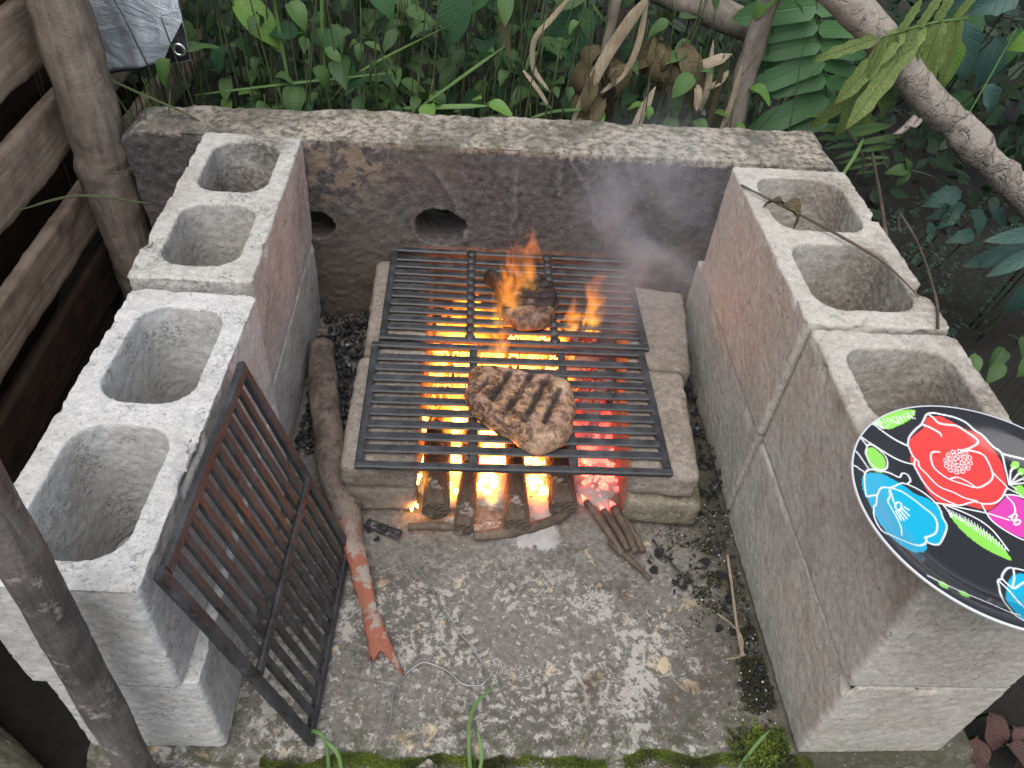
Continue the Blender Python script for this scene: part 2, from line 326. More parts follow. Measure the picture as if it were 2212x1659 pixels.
t = NT('charcoal'); v = t.co(); a = t.nz(v, 110, 4, .6)
c = t.mix(t.ramp(a, [(.45, 0), (.7, 1)]), (.010, .010, .011), (.045, .046, .05))
c = t.mix(t.mul(t.ramp(t.nz(v, 45, 5, .7), [(.60, 0), (.67, 1)]), .8), c, (.42, .42, .43))
M['charcoal'] = t.surf(t.pbr(c, .6, t.bump(a, .8, .003)))
t = NT('ash'); v = t.pos(); a = t.nz(v, 150, 5, .7); b = t.nz(v, 24, 5, .6)
c = t.mix(a, (.26, .245, .23), (.45, .43, .41)); c = t.mix(t.mul(t.ramp(b, [(.52, 0), (.66, 1)]), .75), c, (.12, .105, .095))
c = t.mix(t.ramp(t.vo(v, 62), [(.10, .9), (.15, 0)]), c, (.06, .045, .04))
pz_ = t.xyz(v)[2]; fade = t.ramp(t.add(t.mul(pz_, 60.), t.add(t.mul(a, .7), t.mul(b, .5))), [(.62, 0), (.86, 1)])
M['ash'] = t.surf(t.n('MixShader', {0: fade, 1: t.n('BsdfTransparent').outputs[0], 2: t.pbr(c, .97, t.bump(t.add(a, b), .7, .004))}).outputs[0])

t = NT('grilled_meat'); v = t.co('Object', False); at = t.n('Attribute', attribute_name='meat').outputs['Color']; ac = t.xyz(at)
a = t.nz(v, 52, 7, .7, 1.); b = t.nz(v, 26, 5, .6, .5); k = t.nz(v, 300, 3)
c = t.mix(t.ramp(a, [(.42, 0), (.57, 1)]), (.08, .032, .018), (.46, .265, .14)); c = t.mix(t.mul(t.ramp(b, [(.5, 0), (.62, 1)]), .7), c, (.50, .30, .235))
c = t.mix(t.mul(t.ramp(t.nz(v, 46, 5, .7), [(.50, 0), (.60, 1)]), .8), c, (.035, .018, .012))
c = t.mix(t.mul(ac[1], t.ramp(a, [(.3, .5), (.6, 1)])), c, (.55, .40, .25))
c = t.mix(t.mul(ac[0], .97), c, (.014, .009, .007))
M['meat'] = t.surf(t.pbr(c, t.mr(a, .3, .7, .28, .55), t.bump(t.add(a, t.mul(k, .3)), 1., .006), **{'Specular IOR Level': .6}))

t = NT('silver_tarp'); v = t.co('Object', False); a = t.nz(t.map(v, (.8, 1, 1.3)), 13, 5, .55, 1.6); b = t.nz(v, 6, 3); w = t.nz(t.map(v, (90, 90, 900)), 1., 2)
wv = t.n('TexWave', {'Vector': v, 'Scale': 180., 'Distortion': .3}, bands_direction='Z').outputs[0]
c = t.mix(t.ramp(a, [(.35, 0), (.65, 1)]), (.44, .50, .56), (.64, .70, .77))
M['tarp'] = t.surf(t.pbr(c, .42, t.bump(t.add(t.mul(a, 1.), t.add(t.mul(w, .10), t.mul(wv, .03))), .8, .02), **{'Metallic': .25, 'Specular IOR Level': .6}))
t = NT('black_vinyl'); M['vinyl'] = t.surf(t.pbr((.012, .013, .018), .4))
t = NT('bright_steel'); M['steel'] = t.surf(t.pbr((.62, .62, .6), .25, **{'Metallic': 1.}))
t = NT('galvanised_wire'); M['wire'] = t.surf(t.pbr((.34, .34, .34), .45, **{'Metallic': .9}))
t = NT('printed_melamine'); at = t.n('Attribute', attribute_name='print').outputs['Color']
sc = t.ramp(t.nz(t.co('Object', False), 22, 5, .7), [(.4, .10), (.7, .26)])
M['plate'] = t.surf(t.pbr(at, sc, **{'Specular IOR Level': .5}))
t = NT('white_melamine'); M['melamine'] = t.surf(t.pbr((.55, .56, .57), .3))

def leafmat(name, a, b, vein, rg=.42, quilt=0., nv=9, tr=.25, dead=None, lat=.45):
    t = NT(name); uv = t.n('UVMap').outputs[0]; u, v_, _ = t.xyz(uv); rnd = t.n('ObjectInfo').outputs['Random']
    o = t.co('Object'); k = t.nz(o, 40, 4, .6)
    c = t.mix(t.mr(t.add(t.mul(rnd, .7), t.mul(k, .5)), .2, 1.), a, b)
    uu = t.m2('ABSOLUTE', t.sub(u, .5))
    mid = t.mr(uu, .035, .0)
    s = t.m2('FRACT', t.mul(t.sub(v_, t.mul(uu, .55)), float(nv))); sv = t.mr(t.m2('ABSOLUTE', t.sub(s, .5)), .41, .5)
    c = t.mix(t.mul(t.m2('MAXIMUM', mid, t.mul(sv, lat)), .55), c, vein)
    c = t.mix(t.mul(t.ramp(t.nz(o, 75, 3, .6), [(.66, 0), (.71, 1)]), .7), c, (.13, .10, .045)); c = t.mix(t.mul(t.mr(t.add(v_, t.mul(k, .35)), 1.05, 1.3), .6), c, (.20, .17, .06))
    if dead: c = t.mix(t.mul(t.ramp(k, [(.5, 0), (.68, 1)]), .8), c, dead)
    h = t.add(t.mul(t.m2('MAXIMUM', mid, t.mul(sv, min(1., lat*2))), -.7), t.mul(t.nz(t.map(uv, (1, 1.6, 1)), 30, 2), quilt))
    nm = t.bump(h, .5+.4*(quilt > 0), .003)
    p = t.pbr(c, rg, nm, **{'Specular IOR Level': .32}); tl = t.n('BsdfTranslucent', {'Color': c, 'Normal': nm}).outputs[0]
    return t.surf(t.n('MixShader', {0: tr, 1: p, 2: tl}).outputs[0])
M['leaf'] = leafmat('weed_leaf', (.024, .055, .018), (.088, .170, .048), (.15, .23, .10), .5)
M['leaf_lime'] = leafmat('lime_leaf', (.09, .19, .04), (.16, .29, .06), (.24, .36, .12))
M['leaf_rough'] = leafmat('quilted_leaf', (.035, .10, .05), (.07, .17, .06), (.10, .2, .09), .38, 1.2, 12)
M['leaf_rough_lime'] = leafmat('quilted_lime_leaf', (.10, .22, .03), (.16, .30, .05), (.18, .32, .08), .4, 1.2, 11)
M['leaf_blue'] = leafmat('bluegreen_leaf', (.035, .085, .07), (.06, .125, .10), (.10, .17, .14), .5, 0, 5)
M['fern'] = leafmat('fern_leaf', (.06, .15, .055), (.085, .20, .075), (.13, .26, .12), .42, 0, 4, lat=.06)
M['fern_yellow'] = leafmat('yellowing_fern_leaf', (.085, .155, .042), (.15, .225, .065), (.24, .31, .13), .5, .5, 4, .3, (.36, .33, .10), .15)
M['dead'] = leafmat('dead_leaf', (.115, .085, .05), (.20, .16, .085), (.25, .2, .12), .8, .8, 9, .15, (.10, .11, .045))
M['deadred'] = leafmat('red_brown_leaf', (.07, .035, .03), (.14, .08, .07), (.2, .13, .11), .7, .5, 9, .1)
M['grass'] = leafmat('grass_blade', (.10, .20, .06), (.17, .28, .09), (.2, .3, .12), .5, 0, 1)
M['under'] = leafmat('shade_tinted_undergrowth_leaf', (.010, .026, .012), (.022, .055, .022), (.03, .06, .03))  # darker leaf green: the thicket's shade is put into the colour
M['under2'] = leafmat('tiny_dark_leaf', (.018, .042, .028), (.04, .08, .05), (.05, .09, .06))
M['stem'] = wood('green_stem', (.05, .075, .03), (.10, .13, .055), (.06, .045, .03), (60, 60, 8))
M['stem_brown'] = wood('brown_stem', (.06, .045, .032), (.13, .10, .07), (.04, .03, .022), (60, 60, 8))
t = NT('moss'); v = t.pos(); a = t.nz(v, 18, 4); b = t.nz(v, 120, 3)
c = t.mix(t.ramp(a, [(.40, 0), (.6, 1)]), (.05, .06, .015), (.20, .26, .035)); c = t.mix(t.mul(b, .4), c, (.03, .04, .01))
M['moss'] = t.surf(t.pbr(c, .9))
t = NT('dark_moss'); v = t.pos(); b = t.nz(v, 90, 3)
M['moss_dark'] = t.surf(t.pbr(t.mix(b, (.025, .024, .01), (.085, .08, .032)), .95))

t = NT('flame'); v = t.co('Object'); g = t.n('TexCoord').outputs['Generated']; gz = t.xyz(g)[2]
gx_, gy_ = t.xyz(g)[0], t.xyz(g)[1]; gr = t.m2('SQRT', t.add(t.m2('POWER', t.m2('ABSOLUTE', t.sub(t.mul(gx_, 2.), 1.)), 2.), t.m2('POWER', t.m2('ABSOLUTE', t.sub(t.mul(gy_, 2.), 1.)), 2.)))
a = t.nz(t.map(v, (1, 1, .42)), 30, 3, .6, 1.8); ec = t.ramp(gz, [(0, (1., .46, .06)), (.3, (1., .30, .025)), (1., (1., .15, .012))])
st = t.n('Clamp', {0: t.sub(t.add(t.mul(t.sub(a, .5), 3.0), .80), t.add(t.mul(gr, .75), t.mul(gz, .55)))}).outputs[0]
M['flame'] = t.vol(t.n('Emission', {'Color': ec, 'Strength': t.mul(st, t.mr(t.xyz(t.pos())[2], .10, .15, 130., 30.))}).outputs[0])
t = NT('smoke'); p = t.pos(); o = t.n('TexCoord').outputs['Generated']
dv = t.n('VectorMath', {0: o, 1: (.5, .5, .5)}, operation='SUBTRACT').outputs[0]; ln = t.n('VectorMath', {0: dv}, operation='LENGTH').outputs['Value']
wv = t.n('VectorMath', {0: t.map(p, (1., 1., .55)), 1: t.n('VectorMath', {0: t.nzc(p, 4., 2), 'Scale': .28}, operation='SCALE').outputs[0]}).outputs[0]
a = t.nz(wv, 11, 4, .55); f = t.mul(t.ramp(a, [(.44, 0), (.72, 1)]), t.mr(ln, .5, .12))
M['smoke'] = t.vol(t.n('VolumePrincipled', {'Color': (.86, .93, 1., 1.), 'Density': t.mul(f, 5.5), 'Anisotropy': .1}).outputs[0])
# ------------------------------------------------------------------ ground and slab
gx = np.unique(np.r_[np.linspace(-1.6, 2.2, 120), np.geomspace(2.2, 60, 18), -np.geomspace(1.6, 60, 18)])
gy = np.unique(np.r_[np.linspace(-.9, 3., 120), np.geomspace(3, 80, 18), -np.geomspace(.9, 60, 18)])
GX, GY = np.meshgrid(gx, gy); Pg = np.c_[GX.ravel(), GY.ravel(), 0*GX.ravel()]
def gz(x, y): return -.17 + .17*sst(.78, 1.05, y)*sst(1.15, .6, x) + .05*sst(1., 2.5, y)
Pg[:, 2] = gz(Pg[:, 0], Pg[:, 1]) + .02*fbm(Pg, 6, 3, 5)
nx = len(gx); ny = len(gy)
Fg = [(j*nx+i, j*nx+i+1, (j+1)*nx+i+1, (j+1)*nx+i) for j in range(ny-1) for i in range(nx-1)]
tag(obj('ground', pyd('ground', Pg, Fg), M['soil']), 'dark bare soil around the hearth', None, None, 'structure')

xs = np.linspace(-.502, .60, 222); ys = np.linspace(-.118, .712, 167)
SX, SY = np.meshgrid(xs, ys); P = np.c_[SX.ravel(), SY.ravel(), 0*SX.ravel()]
z = .0018*fbm(P, 7, 3, 3) + .0008*fbm(P, 90, 2, 9)
for ax, ay, bx, by in ((.05, -.02, .085, -.118), (.085, -.118, .075, -.118), (.05, -.02, .03, .05)):   # hairline crack
    tt = np.clip(((P[:, 0]-ax)*(bx-ax)+(P[:, 1]-ay)*(by-ay))/((bx-ax)**2+(by-ay)**2), 0, 1)
    dd = np.hypot(P[:, 0]-ax-tt*(bx-ax)+.004*fbm(P, 40, 2, 1), P[:, 1]-ay-tt*(by-ay)); z -= .0045*np.exp(-(dd/.005)**2)
P[:, 2] = z - .012*sst(-.104, -.118, P[:, 1]); P[:, 1] += np.where(P[:, 1] < -.1, .004*fbm(P*[1, 0, 0], 30, 3, 8), 0)
P[:, 2] -= .0022
nx = len(xs); ny = len(ys); F = [(j*nx+i, j*nx+i+1, (j+1)*nx+i+1, (j+1)*nx+i) for j in range(ny-1) for i in range(nx-1)]
V = list(P); rim = [i for i in range(nx)] + [j*nx+nx-1 for j in range(1, ny)] + [(ny-1)*nx+i for i in range(nx-2, -1, -1)] + [j*nx for j in range(ny-2, 0, -1)]
b0 = len(V); V += [(P[i][0], P[i][1], -.22) for i in rim]; n = len(rim)
F += [(rim[k], b0+k, b0+(k+1) % n, rim[(k+1) % n]) for k in range(n)]
tag(obj('concrete_slab', pyd('concrete_slab', V, F), M['slab']), 'weathered blotchy concrete slab floor of the hearth', None, None, 'structure')
me = rbox('footing', 1.06, .11, .16, .012, .008, ((.004, 30), (.002, 90)), 4)
tag(obj('footing', me, M['paver_moss'], None, (.10, -.155, -.205)), 'low mossy concrete footing in front of the slab', None, None, 'structure')

# ------------------------------------------------------------------ hollow concrete blocks
def block(W_, L_, z0, z1, x, y, rz, mat, label, seed, tilt=0., wt=.027, name='concrete_block', vox=.0031, web=.034):
    H = z1-z0; hl = (L_-2*.031-web)/4; hw = W_/2-wt; yy = (L_/2-.031-hl)
    out = rrect(0, 0, W_/2, L_/2, .006, 2); rc = min(.034, hw*.75)
    hb = [out] + [rrect(0, s*yy, hw-.003, hl-.003, rc) for s in (1, -1)]
    ht = [out] + [rrect(0, s*yy, hw, hl, rc) for s in (1, -1)]
    me = voxel(extr(hb, ht, 0, H, name), vox, name)
    def chips(P):
        e = np.minimum(np.abs(np.abs(P[:, 0])-W_/2), np.abs(np.abs(P[:, 1])-L_/2)); top = np.abs(P[:, 2]-H)
        edge = np.exp(-((e+top)/.012)**2); f = fbm(P, 55, 3, seed+40)
        return -.0030*edge*np.maximum(f, 0)-.011*np.exp(-((e+top)/.016)**2)*sst(.45, .75, fbm(P, 17, 2, seed+55))
    rough(me, [(.0006, 30), (.0007, 160), (.0003, 330)], seed, chips)
    o = obj(name, me, mat, None, (x, y, z0), (tilt, 0, rz))
    return tag(o, label, 'block', 'hollow concrete blocks of the hearth walls')
a = -R(2.6)
block(.157, .425, .0, .169, -.418, .108, -R(.5), M['block_pale'], 'pale lower block under the bleached block that the leaning grate rests on', 1)
block(.157, .402, .0, .169, -.424, .531, 0, M['block_soot'], 'lower block of the wall beside the wooden post', 2)
block(.157, .428, .171, .354, -.4265, .106, a, M['block_pale'], 'bleached hollow block on the wall with the grate leaning against it', 3)
block(.157, .403, .172, .364, -.4245, .533, 0, M['block_soot'], 'hollow block with dirty cells beside the wooden post', 4, R(-.3))
block(.192, .37, .0, .180, .4555, .071, R(.5), M['block_tan'], 'lower block under the block that carries the flowered plate', 5)
block(.192, .44, .0, .180, .4555, .482, 0, M['block_tan'], 'lower block of the wall that the dry twig lies on', 6)
block(.192, .368, .182, .389, .4545, .070, -R(.5), M['block_tan'], 'stained hollow block that carries the flowered plate', 7)
block(.192, .402, .182, .394, .4510, .460, 0, M['block_tan'], 'hollow block with a dry twig lying across its cells', 8)

# ------------------------------------------------------------------ back wall: an old slab on edge with two pipe holes
out = [(-.668, -.30), (.640, -.30), (.652, .10), (.645, .27), (.622, .312), (.60, .331), (.1, .332), (-.40, .327), (-.64, .323), (-.672, .305), (-.66, .10)]
o2 = []
for i in range(len(out)):
    p, q = out[i], out[(i+1) % len(out)]; k = max(1, int(math.hypot(q[0]-p[0], q[1]-p[1])/.03)); o2 += [(p[0]+(q[0]-p[0])*j/k, p[1]+(q[1]-p[1])*j/k) for j in range(k)]
def hole(x, z_, r, sd):
    rg = random.Random(sd); return [(x+r*(1+.05*math.sin(3*2*PI*k/40+sd)+rg.uniform(-.015, .015))*math.cos(2*PI*k/40), z_+r*.86*(1+.05*math.sin(2*2*PI*k/40+sd*2)+rg.uniform(-.015, .015))*math.sin(2*PI*k/40)) for k in range(40)]
hl = [hole(-.118, .158, .049, 1), hole(-.352, .150, .034, 2)]
me = extr([o2]+hl, [o2]+hl, .80, (lambda p: .905+.04*(p[0]+.67)/1.3), 'concrete_wall', True); me = voxel(me, .004, 'concrete_wall')
RIDGE = [[(-.135, .285), (-.085, .21), (-.07, .13)], [(.02, .29), (.022, .14)], [(.095, .32), (.10, .24)], [(.11, .32), (.165, .24), (.185, .17)], [(.21, .32), (.265, .23)]]
def ridges(P):
    d = 0*P[:, 0]; wob = .004*fbm(P, 30, 2, 5)
    for ln in RIDGE:
        for (ax, az), (bx, bz) in zip(ln[:-1], ln[1:]):
            tt = np.clip(((P[:, 0]-ax)*(bx-ax)+(P[:, 2]-az)*(bz-az))/((bx-ax)**2+(bz-az)**2), 0, 1)
            dd = np.hypot(P[:, 0]-ax-tt*(bx-ax)+wob, P[:, 2]-az-tt*(bz-az)); d = np.maximum(d, .0045*np.exp(-(dd/.0045)**2))
    up_ = sst(.30, .33, P[:, 2])
    global RD; RD = d*(P[:, 1] < .82)/.0045
    return d*(P[:, 1] < .82) + up_*.003*fbm(P, 18, 3, 71) - .003*up_*np.maximum(0, fbm(P*[1, .3, 1], 22, 2, 77))
rough(me, [(.0015, 22), (.0013, 110)], 60, ridges)
a_ = me.attributes.new('ridge', 'FLOAT_COLOR', 'POINT'); a_.data.foreach_set('color', np.c_[RD, RD, RD, 1+0*RD].astype(np.float32).ravel())
tag(obj('concrete_wall', me, M['wall']), 'old sooty concrete slab wall with pipe holes behind the grill', 'wall')

# ------------------------------------------------------------------ paver stacks under the grates
G = 'pavers stacked under the grates'
for i, (sx, sy, sz, x, y, z0, rz, m, lb) in enumerate([
    (.108, .236, .058, -.190, .364, .0, R(1), 'paver', 'lower rounded paver beside the red stripped stick'),
    (.112, .238, .052, -.188, .362, .059, R(-.6), 'paver', 'upper rounded paver beside the red stripped stick'),
    (.108, .268, .057, -.181, .622, .0, 0, 'paver', 'lower paver in the stack near the ash in the wall corner'),
    (.108, .272, .052, -.182, .622, .058, R(.5), 'paver', 'upper paver in the stack near the ash in the wall corner'),
    (.118, .240, .058, .248, .350, .0, R(-2.5), 'paver_moss', 'mossy lower paver beside the bundle of thin twigs'),
    (.106, .236, .052, .243, .357, .059, R(-4.5), 'paver', 'upper paver above the mossy paver'),
    (.112, .232, .057, .279, .594, .0, R(-7), 'paver', 'lower paver in the stack hidden by smoke'),
    (.112, .228, .052, .280, .592, .058, R(-8), 'paver', 'upper paver in the stack hidden by smoke')]):
    o = obj('paver', rbox('paver', sx, sy, sz, .011, .0045, ((.0013, 50), (.001, 150)), 20+i), M[m], None, (x, y, z0), (0, 0, rz)); tag(o, lb, 'paver', G)

# ------------------------------------------------------------------ cast iron grates
def prism(name, L_, wb, wt_, h, seed):
    bm = bmesh.new(); n = 26; rings = []; rg = random.Random(seed)
    for i in range(n+1):
        x = -L_/2+L_*i/n; dy = rg.uniform(-.0003, .0003); dz = rg.uniform(-.0003, .0003); c = .0022
        pr = [(-wb/2, 0), (wb/2, 0), (wt_/2, h-c), (wt_/2-c, h), (-wt_/2+c, h), (-wt_/2, h-c)]
        rings.append([bm.verts.new((x, p[0]+dy, p[1]+dz)) for p in pr])
    for a_, b_ in zip(rings[:-1], rings[1:]):
        for k in range(6): bm.faces.new((a_[k], a_[(k+1) % 6], b_[(k+1) % 6], b_[k]))
    bm.faces.new(rings[0]); bm.faces.new(rings[-1][::-1]); bmesh.ops.recalc_face_normals(bm, faces=bm.faces)
    me = bpy.data.meshes.new(name); bm.to_mesh(me); bm.free(); return me
def grate(LX, LY, nb, ribs, m, label, seed, knobs=False, bw=.0112, bh=.0058, rw=.0125):
    """lies in its own xy plane, bars along x, base at z 0, origin at its centre"""
    root = empty('grill_grate', (0, 0, 0)); tag(root, label, 'grate', 'cast iron grates')
    bars = [prism('bar', LX-.016, bw*.6, bw, bh, seed+k) for k in range(3)]
    for k in range(nb):
        y = -LY/2+.012+(LY-.024)*k/(nb-1)
        if k in (0, nb-1): continue
        obj('bar', bars[k % 3], M[m], root, (0, y, .0012))
    fx = prism('frame_rail', LX, rw*.8, rw, .0088, seed+5); fy = prism('frame_rail', LY-2*rw+.001, rw*.8, rw, .0088, seed+6)
    for s in (-1, 1): obj('frame_rail', fx, M[m], root, (0, s*(LY/2-rw/2), 0)); obj('frame_rail', fy, M[m], root, (s*(LX/2-rw/2), 0, 0), (0, 0, PI/2))
    rb = prism('cross_rib', LY-.023, .010, .0135, .0062, seed+8)
    RB = {}
    for r in ribs: RB[r] = obj('cross_rib', rb, M[m], root, (r, 0, .0055 if len(ribs) == 1 else -.0006), (0, 0, PI/2))
    if knobs:
        bm = bmesh.new(); bmesh.ops.create_icosphere(bm, subdivisions=2, radius=.0100); bmesh.ops.scale(bm, vec=(1.1, .95, .62), verts=bm.verts)
        kb = bpy.data.meshes.new('knob'); bm.to_mesh(kb); bm.free(); kb.polygons.foreach_set('use_smooth', [True]*len(kb.polygons))
        for r in ribs:
            for k in range(nb): obj('knob', kb, M[m], RB[r], (-LY/2+.012+(LY-.024)*k/(nb-1), 0, .0078))
    return root
g1 = grate(.462, .273, 11, (-.062, .086), 'iron', 'black iron grate under the thick steak with clear grill marks', 31, False, .0155, .0075); g1.location = (.010, .3715, .1125)
g2 = grate(.462, .271, 12, (-.078, .068), 'iron', 'black iron grate with knobbed ribs under the charred steak in flames', 41, True, .0145, .007); g2.location = (.021, .651, .1115); g2.rotation_euler = (0, 0, -R(.4))
g3 = grate(.37, .287, 13, (-.018,), 'iron_rust', 'rusty dirty iron grate leaning upright against the block wall', 51, False, .0130, .006, .0145)
B = Vector((-.2455, -.107, .006)); e1 = Vector((math.sin(.045), math.cos(.045), 0)); u = Vector((-.1000, .0044, .3560)).normalized(); nn = u.cross(e1).normalized()
if nn.x < 0: nn = -nn
yv = nn.cross(u)
c0 = B + yv*(.287/2*(1 if yv.dot(e1) > 0 else -1)) + u*(.37/2)
mm = Matrix((u, yv, nn)).transposed().to_4x4(); mm.translation = c0; g3.matrix_world = mm

# ------------------------------------------------------------------ steaks
def steak(name, outline, zb, h, label, seed, marks, char, fat):
    c = np.mean(outline, axis=0); O = cat(list(outline)+[outline[0]], 10)[:-1]; n = len(O); K = 34; V = []; F = []
    wob = 1+.06*vn(np.c_[O*40, np.zeros(n)], 1., seed)
    rings = [(k/K, 1) for k in range(1, K+1)]
    prof = lambda s: math.sqrt(max(0, 1-max(0, (s-.80)/.20)**2.2))
    V.append((0, 0, h))
    for k in range(1, K+1):
        s = k/K
        for i in range(n): p = (O[i]-c)*wob[i]*s*.985; V.append((p[0], p[1], h*(.42+.58*prof(s))))
    for d, s in ((.30, 1.0), (.16, .995), (.04, .97), (0, .92)):
        for i in range(n): p = (O[i]-c)*wob[i]*s; V.append((p[0], p[1], h*d))
    V.append((0, 0, 0)); rows = K+4
    for i in range(n): F.append((0, 1+i, 1+(i+1) % n))
    for r in range(rows-1):
        for i in range(n): F.append((1+r*n+i, 1+(r+1)*n+i, 1+(r+1)*n+(i+1) % n, 1+r*n+(i+1) % n))
    last = 1+rows*n
    for i in range(n): F.append((last, 1+(rows-1)*n+(i+1) % n, 1+(rows-1)*n+i))
    me = pyd(name, V, F); P = co(me); top = sst(h*.4, h*.75, P[:, 2])
    bulge = .0038*fbm(P, 22, 3, seed) + .0010*fbm(P, 85, 3, seed+3)
    mk = np.zeros(len(P))
    for (ax, ay, bx, by, w) in marks:
        A = np.array((ax, ay))-c; Bq = np.array((bx, by))-c; d = Bq-A; tt = np.clip(((P[:, :2]-A)@d)/(d@d), 0, 1)
        dd = np.linalg.norm(P[:, :2]-A-tt[:, None]*d, axis=1)+.0018*fbm(P, 90, 2, seed+9); mk = np.maximum(mk, np.exp(-np.maximum(0, dd-w*.38)**2/(w*.2)**2)*(.8+.2*sst(-.5, .3, fbm(P, 45, 2, seed+12))))
    P[:, 2] += (bulge - .0042*mk)*top; P[:, :2] *= (1+.02*fbm(P, 60, 2, seed+2)*(1-top))[:, None]
    setco(me, P)
    ch = np.clip(mk*.95*top + char(P+np.r_[c, 0], fbm(P, 26, 3, seed+6))*1., 0, 1); ft = np.clip(fat(P+np.r_[c, 0], fbm(P, 30, 3, seed+7)), 0, 1)
    a_ = me.attributes.new('meat', 'FLOAT_COLOR', 'POINT'); a_.data.foreach_set('color', np.c_[ch, ft, 0*ch, 1+0*ch].astype(np.float32).ravel())
    o = obj(name, me, M['meat'], None, (c[0], c[1], zb)); return tag(o, label, 'meat', 'steaks on the grill')
steak('steak', np.array([(-.066, .392), (-.050, .428), (.0, .433), (.034, .420), (.070, .418), (.100, .398), (.104, .345), (.098, .300), (.066, .268), (.034, .263), (-.005, .292), (-.042, .325), (-.064, .360)]), .1205, .031,
      'thick browned steak with black diagonal grill marks', 3,
      [(-.026, .345, .004, .412, .0075), (-.002, .328, .038, .410, .009), (.022, .308, .062, .398, .0095), (.052, .305, .080, .375, .0075), (-.040, .372, -.030, .395, .004)],
      lambda P, f: .85*sst(.35, .8, f)*sst(.03, -.05, P[:, 0])+.4*sst(.004, .0, P[:, 2]), lambda P, f: .85*np.exp(-((P[:, 0]-.084)/.014)**2-((P[:, 1]-.392)/.018)**2)+.5*sst(.0, .6, -f)*sst(.0, .08, P[:, 0])+.45*sst(.31, .27, P[:, 1])*sst(-.4, .3, f))
steak('steak', np.array([(-.034, .694), (-.022, .690), (-.002, .680), (.030, .688), (.066, .690), (.088, .676), (.097, .640), (.094, .600), (.082, .566), (.052, .545), (.018, .550), (-.004, .582), (-.010, .625), (-.020, .668), (-.034, .682)]), .1205, .027,
      'charred steak with a bone end licked by orange flames', 8,
      [(.01, .64, .10, .655, .008), (.02, .612, .10, .620, .008), (.045, .66, .095, .69, .012), (.005, .585, .09, .592, .005)],
      lambda P, f: .94*sst(-.5, .1, f+9*(P[:, 1]-.60))*sst(.56, .60, P[:, 1])+.45+.5*sst(.0, .5, f), lambda P, f: .8*np.exp(-((P[:, 1]-.578-.25*(P[:, 0]-.03))/.006)**2)*sst(-.3, .2, f)+.45*np.exp(-((P[:, 0]-.035+.7*(P[:, 1]-.62))/.006)**2)*sst(-.2, .3, f))

# ------------------------------------------------------------------ fire: ash, embers, logs, flames
def blobVF(c, r, sq, rg, off):
    bm = bmesh.new(); bmesh.ops.create_icosphere(bm, subdivisions=1, radius=1)
    e = Euler((rg.uniform(0, 6), rg.uniform(0, 6), rg.uniform(0, 6))).to_matrix(); V = []
    s = (rg.uniform(.7, 1.25), rg.uniform(.6, 1.), rg.uniform(.45, .8))
    for v in bm.verts:
        p = Vector((v.co.x*s[0], v.co.y*s[1], v.co.z*s[2]))*r*rg.uniform(.55, 1.25); p = e @ p; V.append((c[0]+p.x, c[1]+p.y, c[2]+p.z*sq))
    F = [tuple(off+v.index for v in f.verts) for f in bm.faces]; bm.free(); return V, F
def blobs(name, items, sq, seed, m, smooth=False):
    rg = random.Random(seed); V = []; F = []
    for c, r in items: v, f = blobVF(c, r, sq, rg, len(V)); V += v; F += f
    return pyd(name, V, F, smooth)
ax_ = np.linspace(-.16, .222, 96); ay_ = np.linspace(.17, .73, 130); AX, AY = np.meshgrid(ax_, ay_); P = np.c_[AX.ravel(), AY.ravel(), 0*AX.ravel()]
msk = sst(.185, .27, P[:, 1]+.05*fbm(P, 16, 3, 2))*sst(-.15, -.12, P[:, 0]+.02*fbm(P, 20, 2, 4))*sst(.215, .18, P[:, 0]+.02*fbm(P, 20, 2, 6))*sst(.73, .69, P[:, 1])
P[:, 2] = -.012+msk*(.021+.004*fbm(P, 25, 3, 1)+.001*fbm(P, 140, 2, 3))
F = [(j*96+i, j*96+i+1, (j+1)*96+i+1, (j+1)*96+i) for j in range(129) for i in range(95)]
tag(obj('ash', pyd('ash', P, F), M['ash']), 'pale wood ash spread under the burning logs', 'ash', None, 'stuff')
rg = random.Random(5); it = []
for k in range(430):
    x = rg.uniform(-.125, .195); y = rg.uniform(.33, .70) if x < .11 else rg.uniform(.30, .68)
    it.append(((x, y, .010+rg.random()**2*.040*max(.15, 1-abs(x-.02)*4)*(1 if y > .4 else .5)), rg.uniform(.007, .018)))
for k in range(40): it.append(((rg.gauss(.155, .016), rg.gauss(.325, .02), .010), rg.uniform(.004, .009)))
for k in range(60): it.append(((rg.choice([-.035, -.025, .05, .055, -.084])+rg.uniform(-.012, .012), rg.uniform(.27, .40), .012+rg.uniform(0, .012)), rg.uniform(.005, .011)))
for k in range(26): it.append(((-.142+rg.uniform(-.005, .008), rg.uniform(.24, .36), .012+rg.uniform(0, .03)), rg.uniform(.004, .008)))
tag(obj('ember_bed', blobs('ember_bed', it, .8, 6, None), M['ember']), 'glowing red and orange embers under the grates', 'embers', None, 'stuff')
def log(p0, p1, rad, label, seed, cat_='firewood', name='firewood_log', m='log', group='logs burning under the grates'):
    A, Bp = Vector(p0), Vector(p1); L_ = (Bp-A).length; n = 26
    pts = np.c_[.004*vn(np.c_[np.linspace(0, 3, n), np.zeros(n), np.zeros(n)], 1, seed), np.linspace(0, L_, n), .003*vn(np.c_[np.linspace(0, 3, n), np.ones(n), np.zeros(n)], 1, seed+2)]
    me = tube(name, pts, rad, 18, [(.0017, 20), (.0007, 90)], seed)
    if name == 'charred_sliver': P_ = co(me); P_[:, 2] *= .45; setco(me, P_)
    o = obj(name, me, M[m], None, A); o.rotation_euler = Vector((Bp-A)).to_track_quat('Y', 'Z').to_euler(); return tag(o, label, cat_, group)
log((-.108, .232, .024), (-.092, .60, .036), [.0205, .0215, .0215, .021], 'thick charred log next to the rounded pavers', 1)
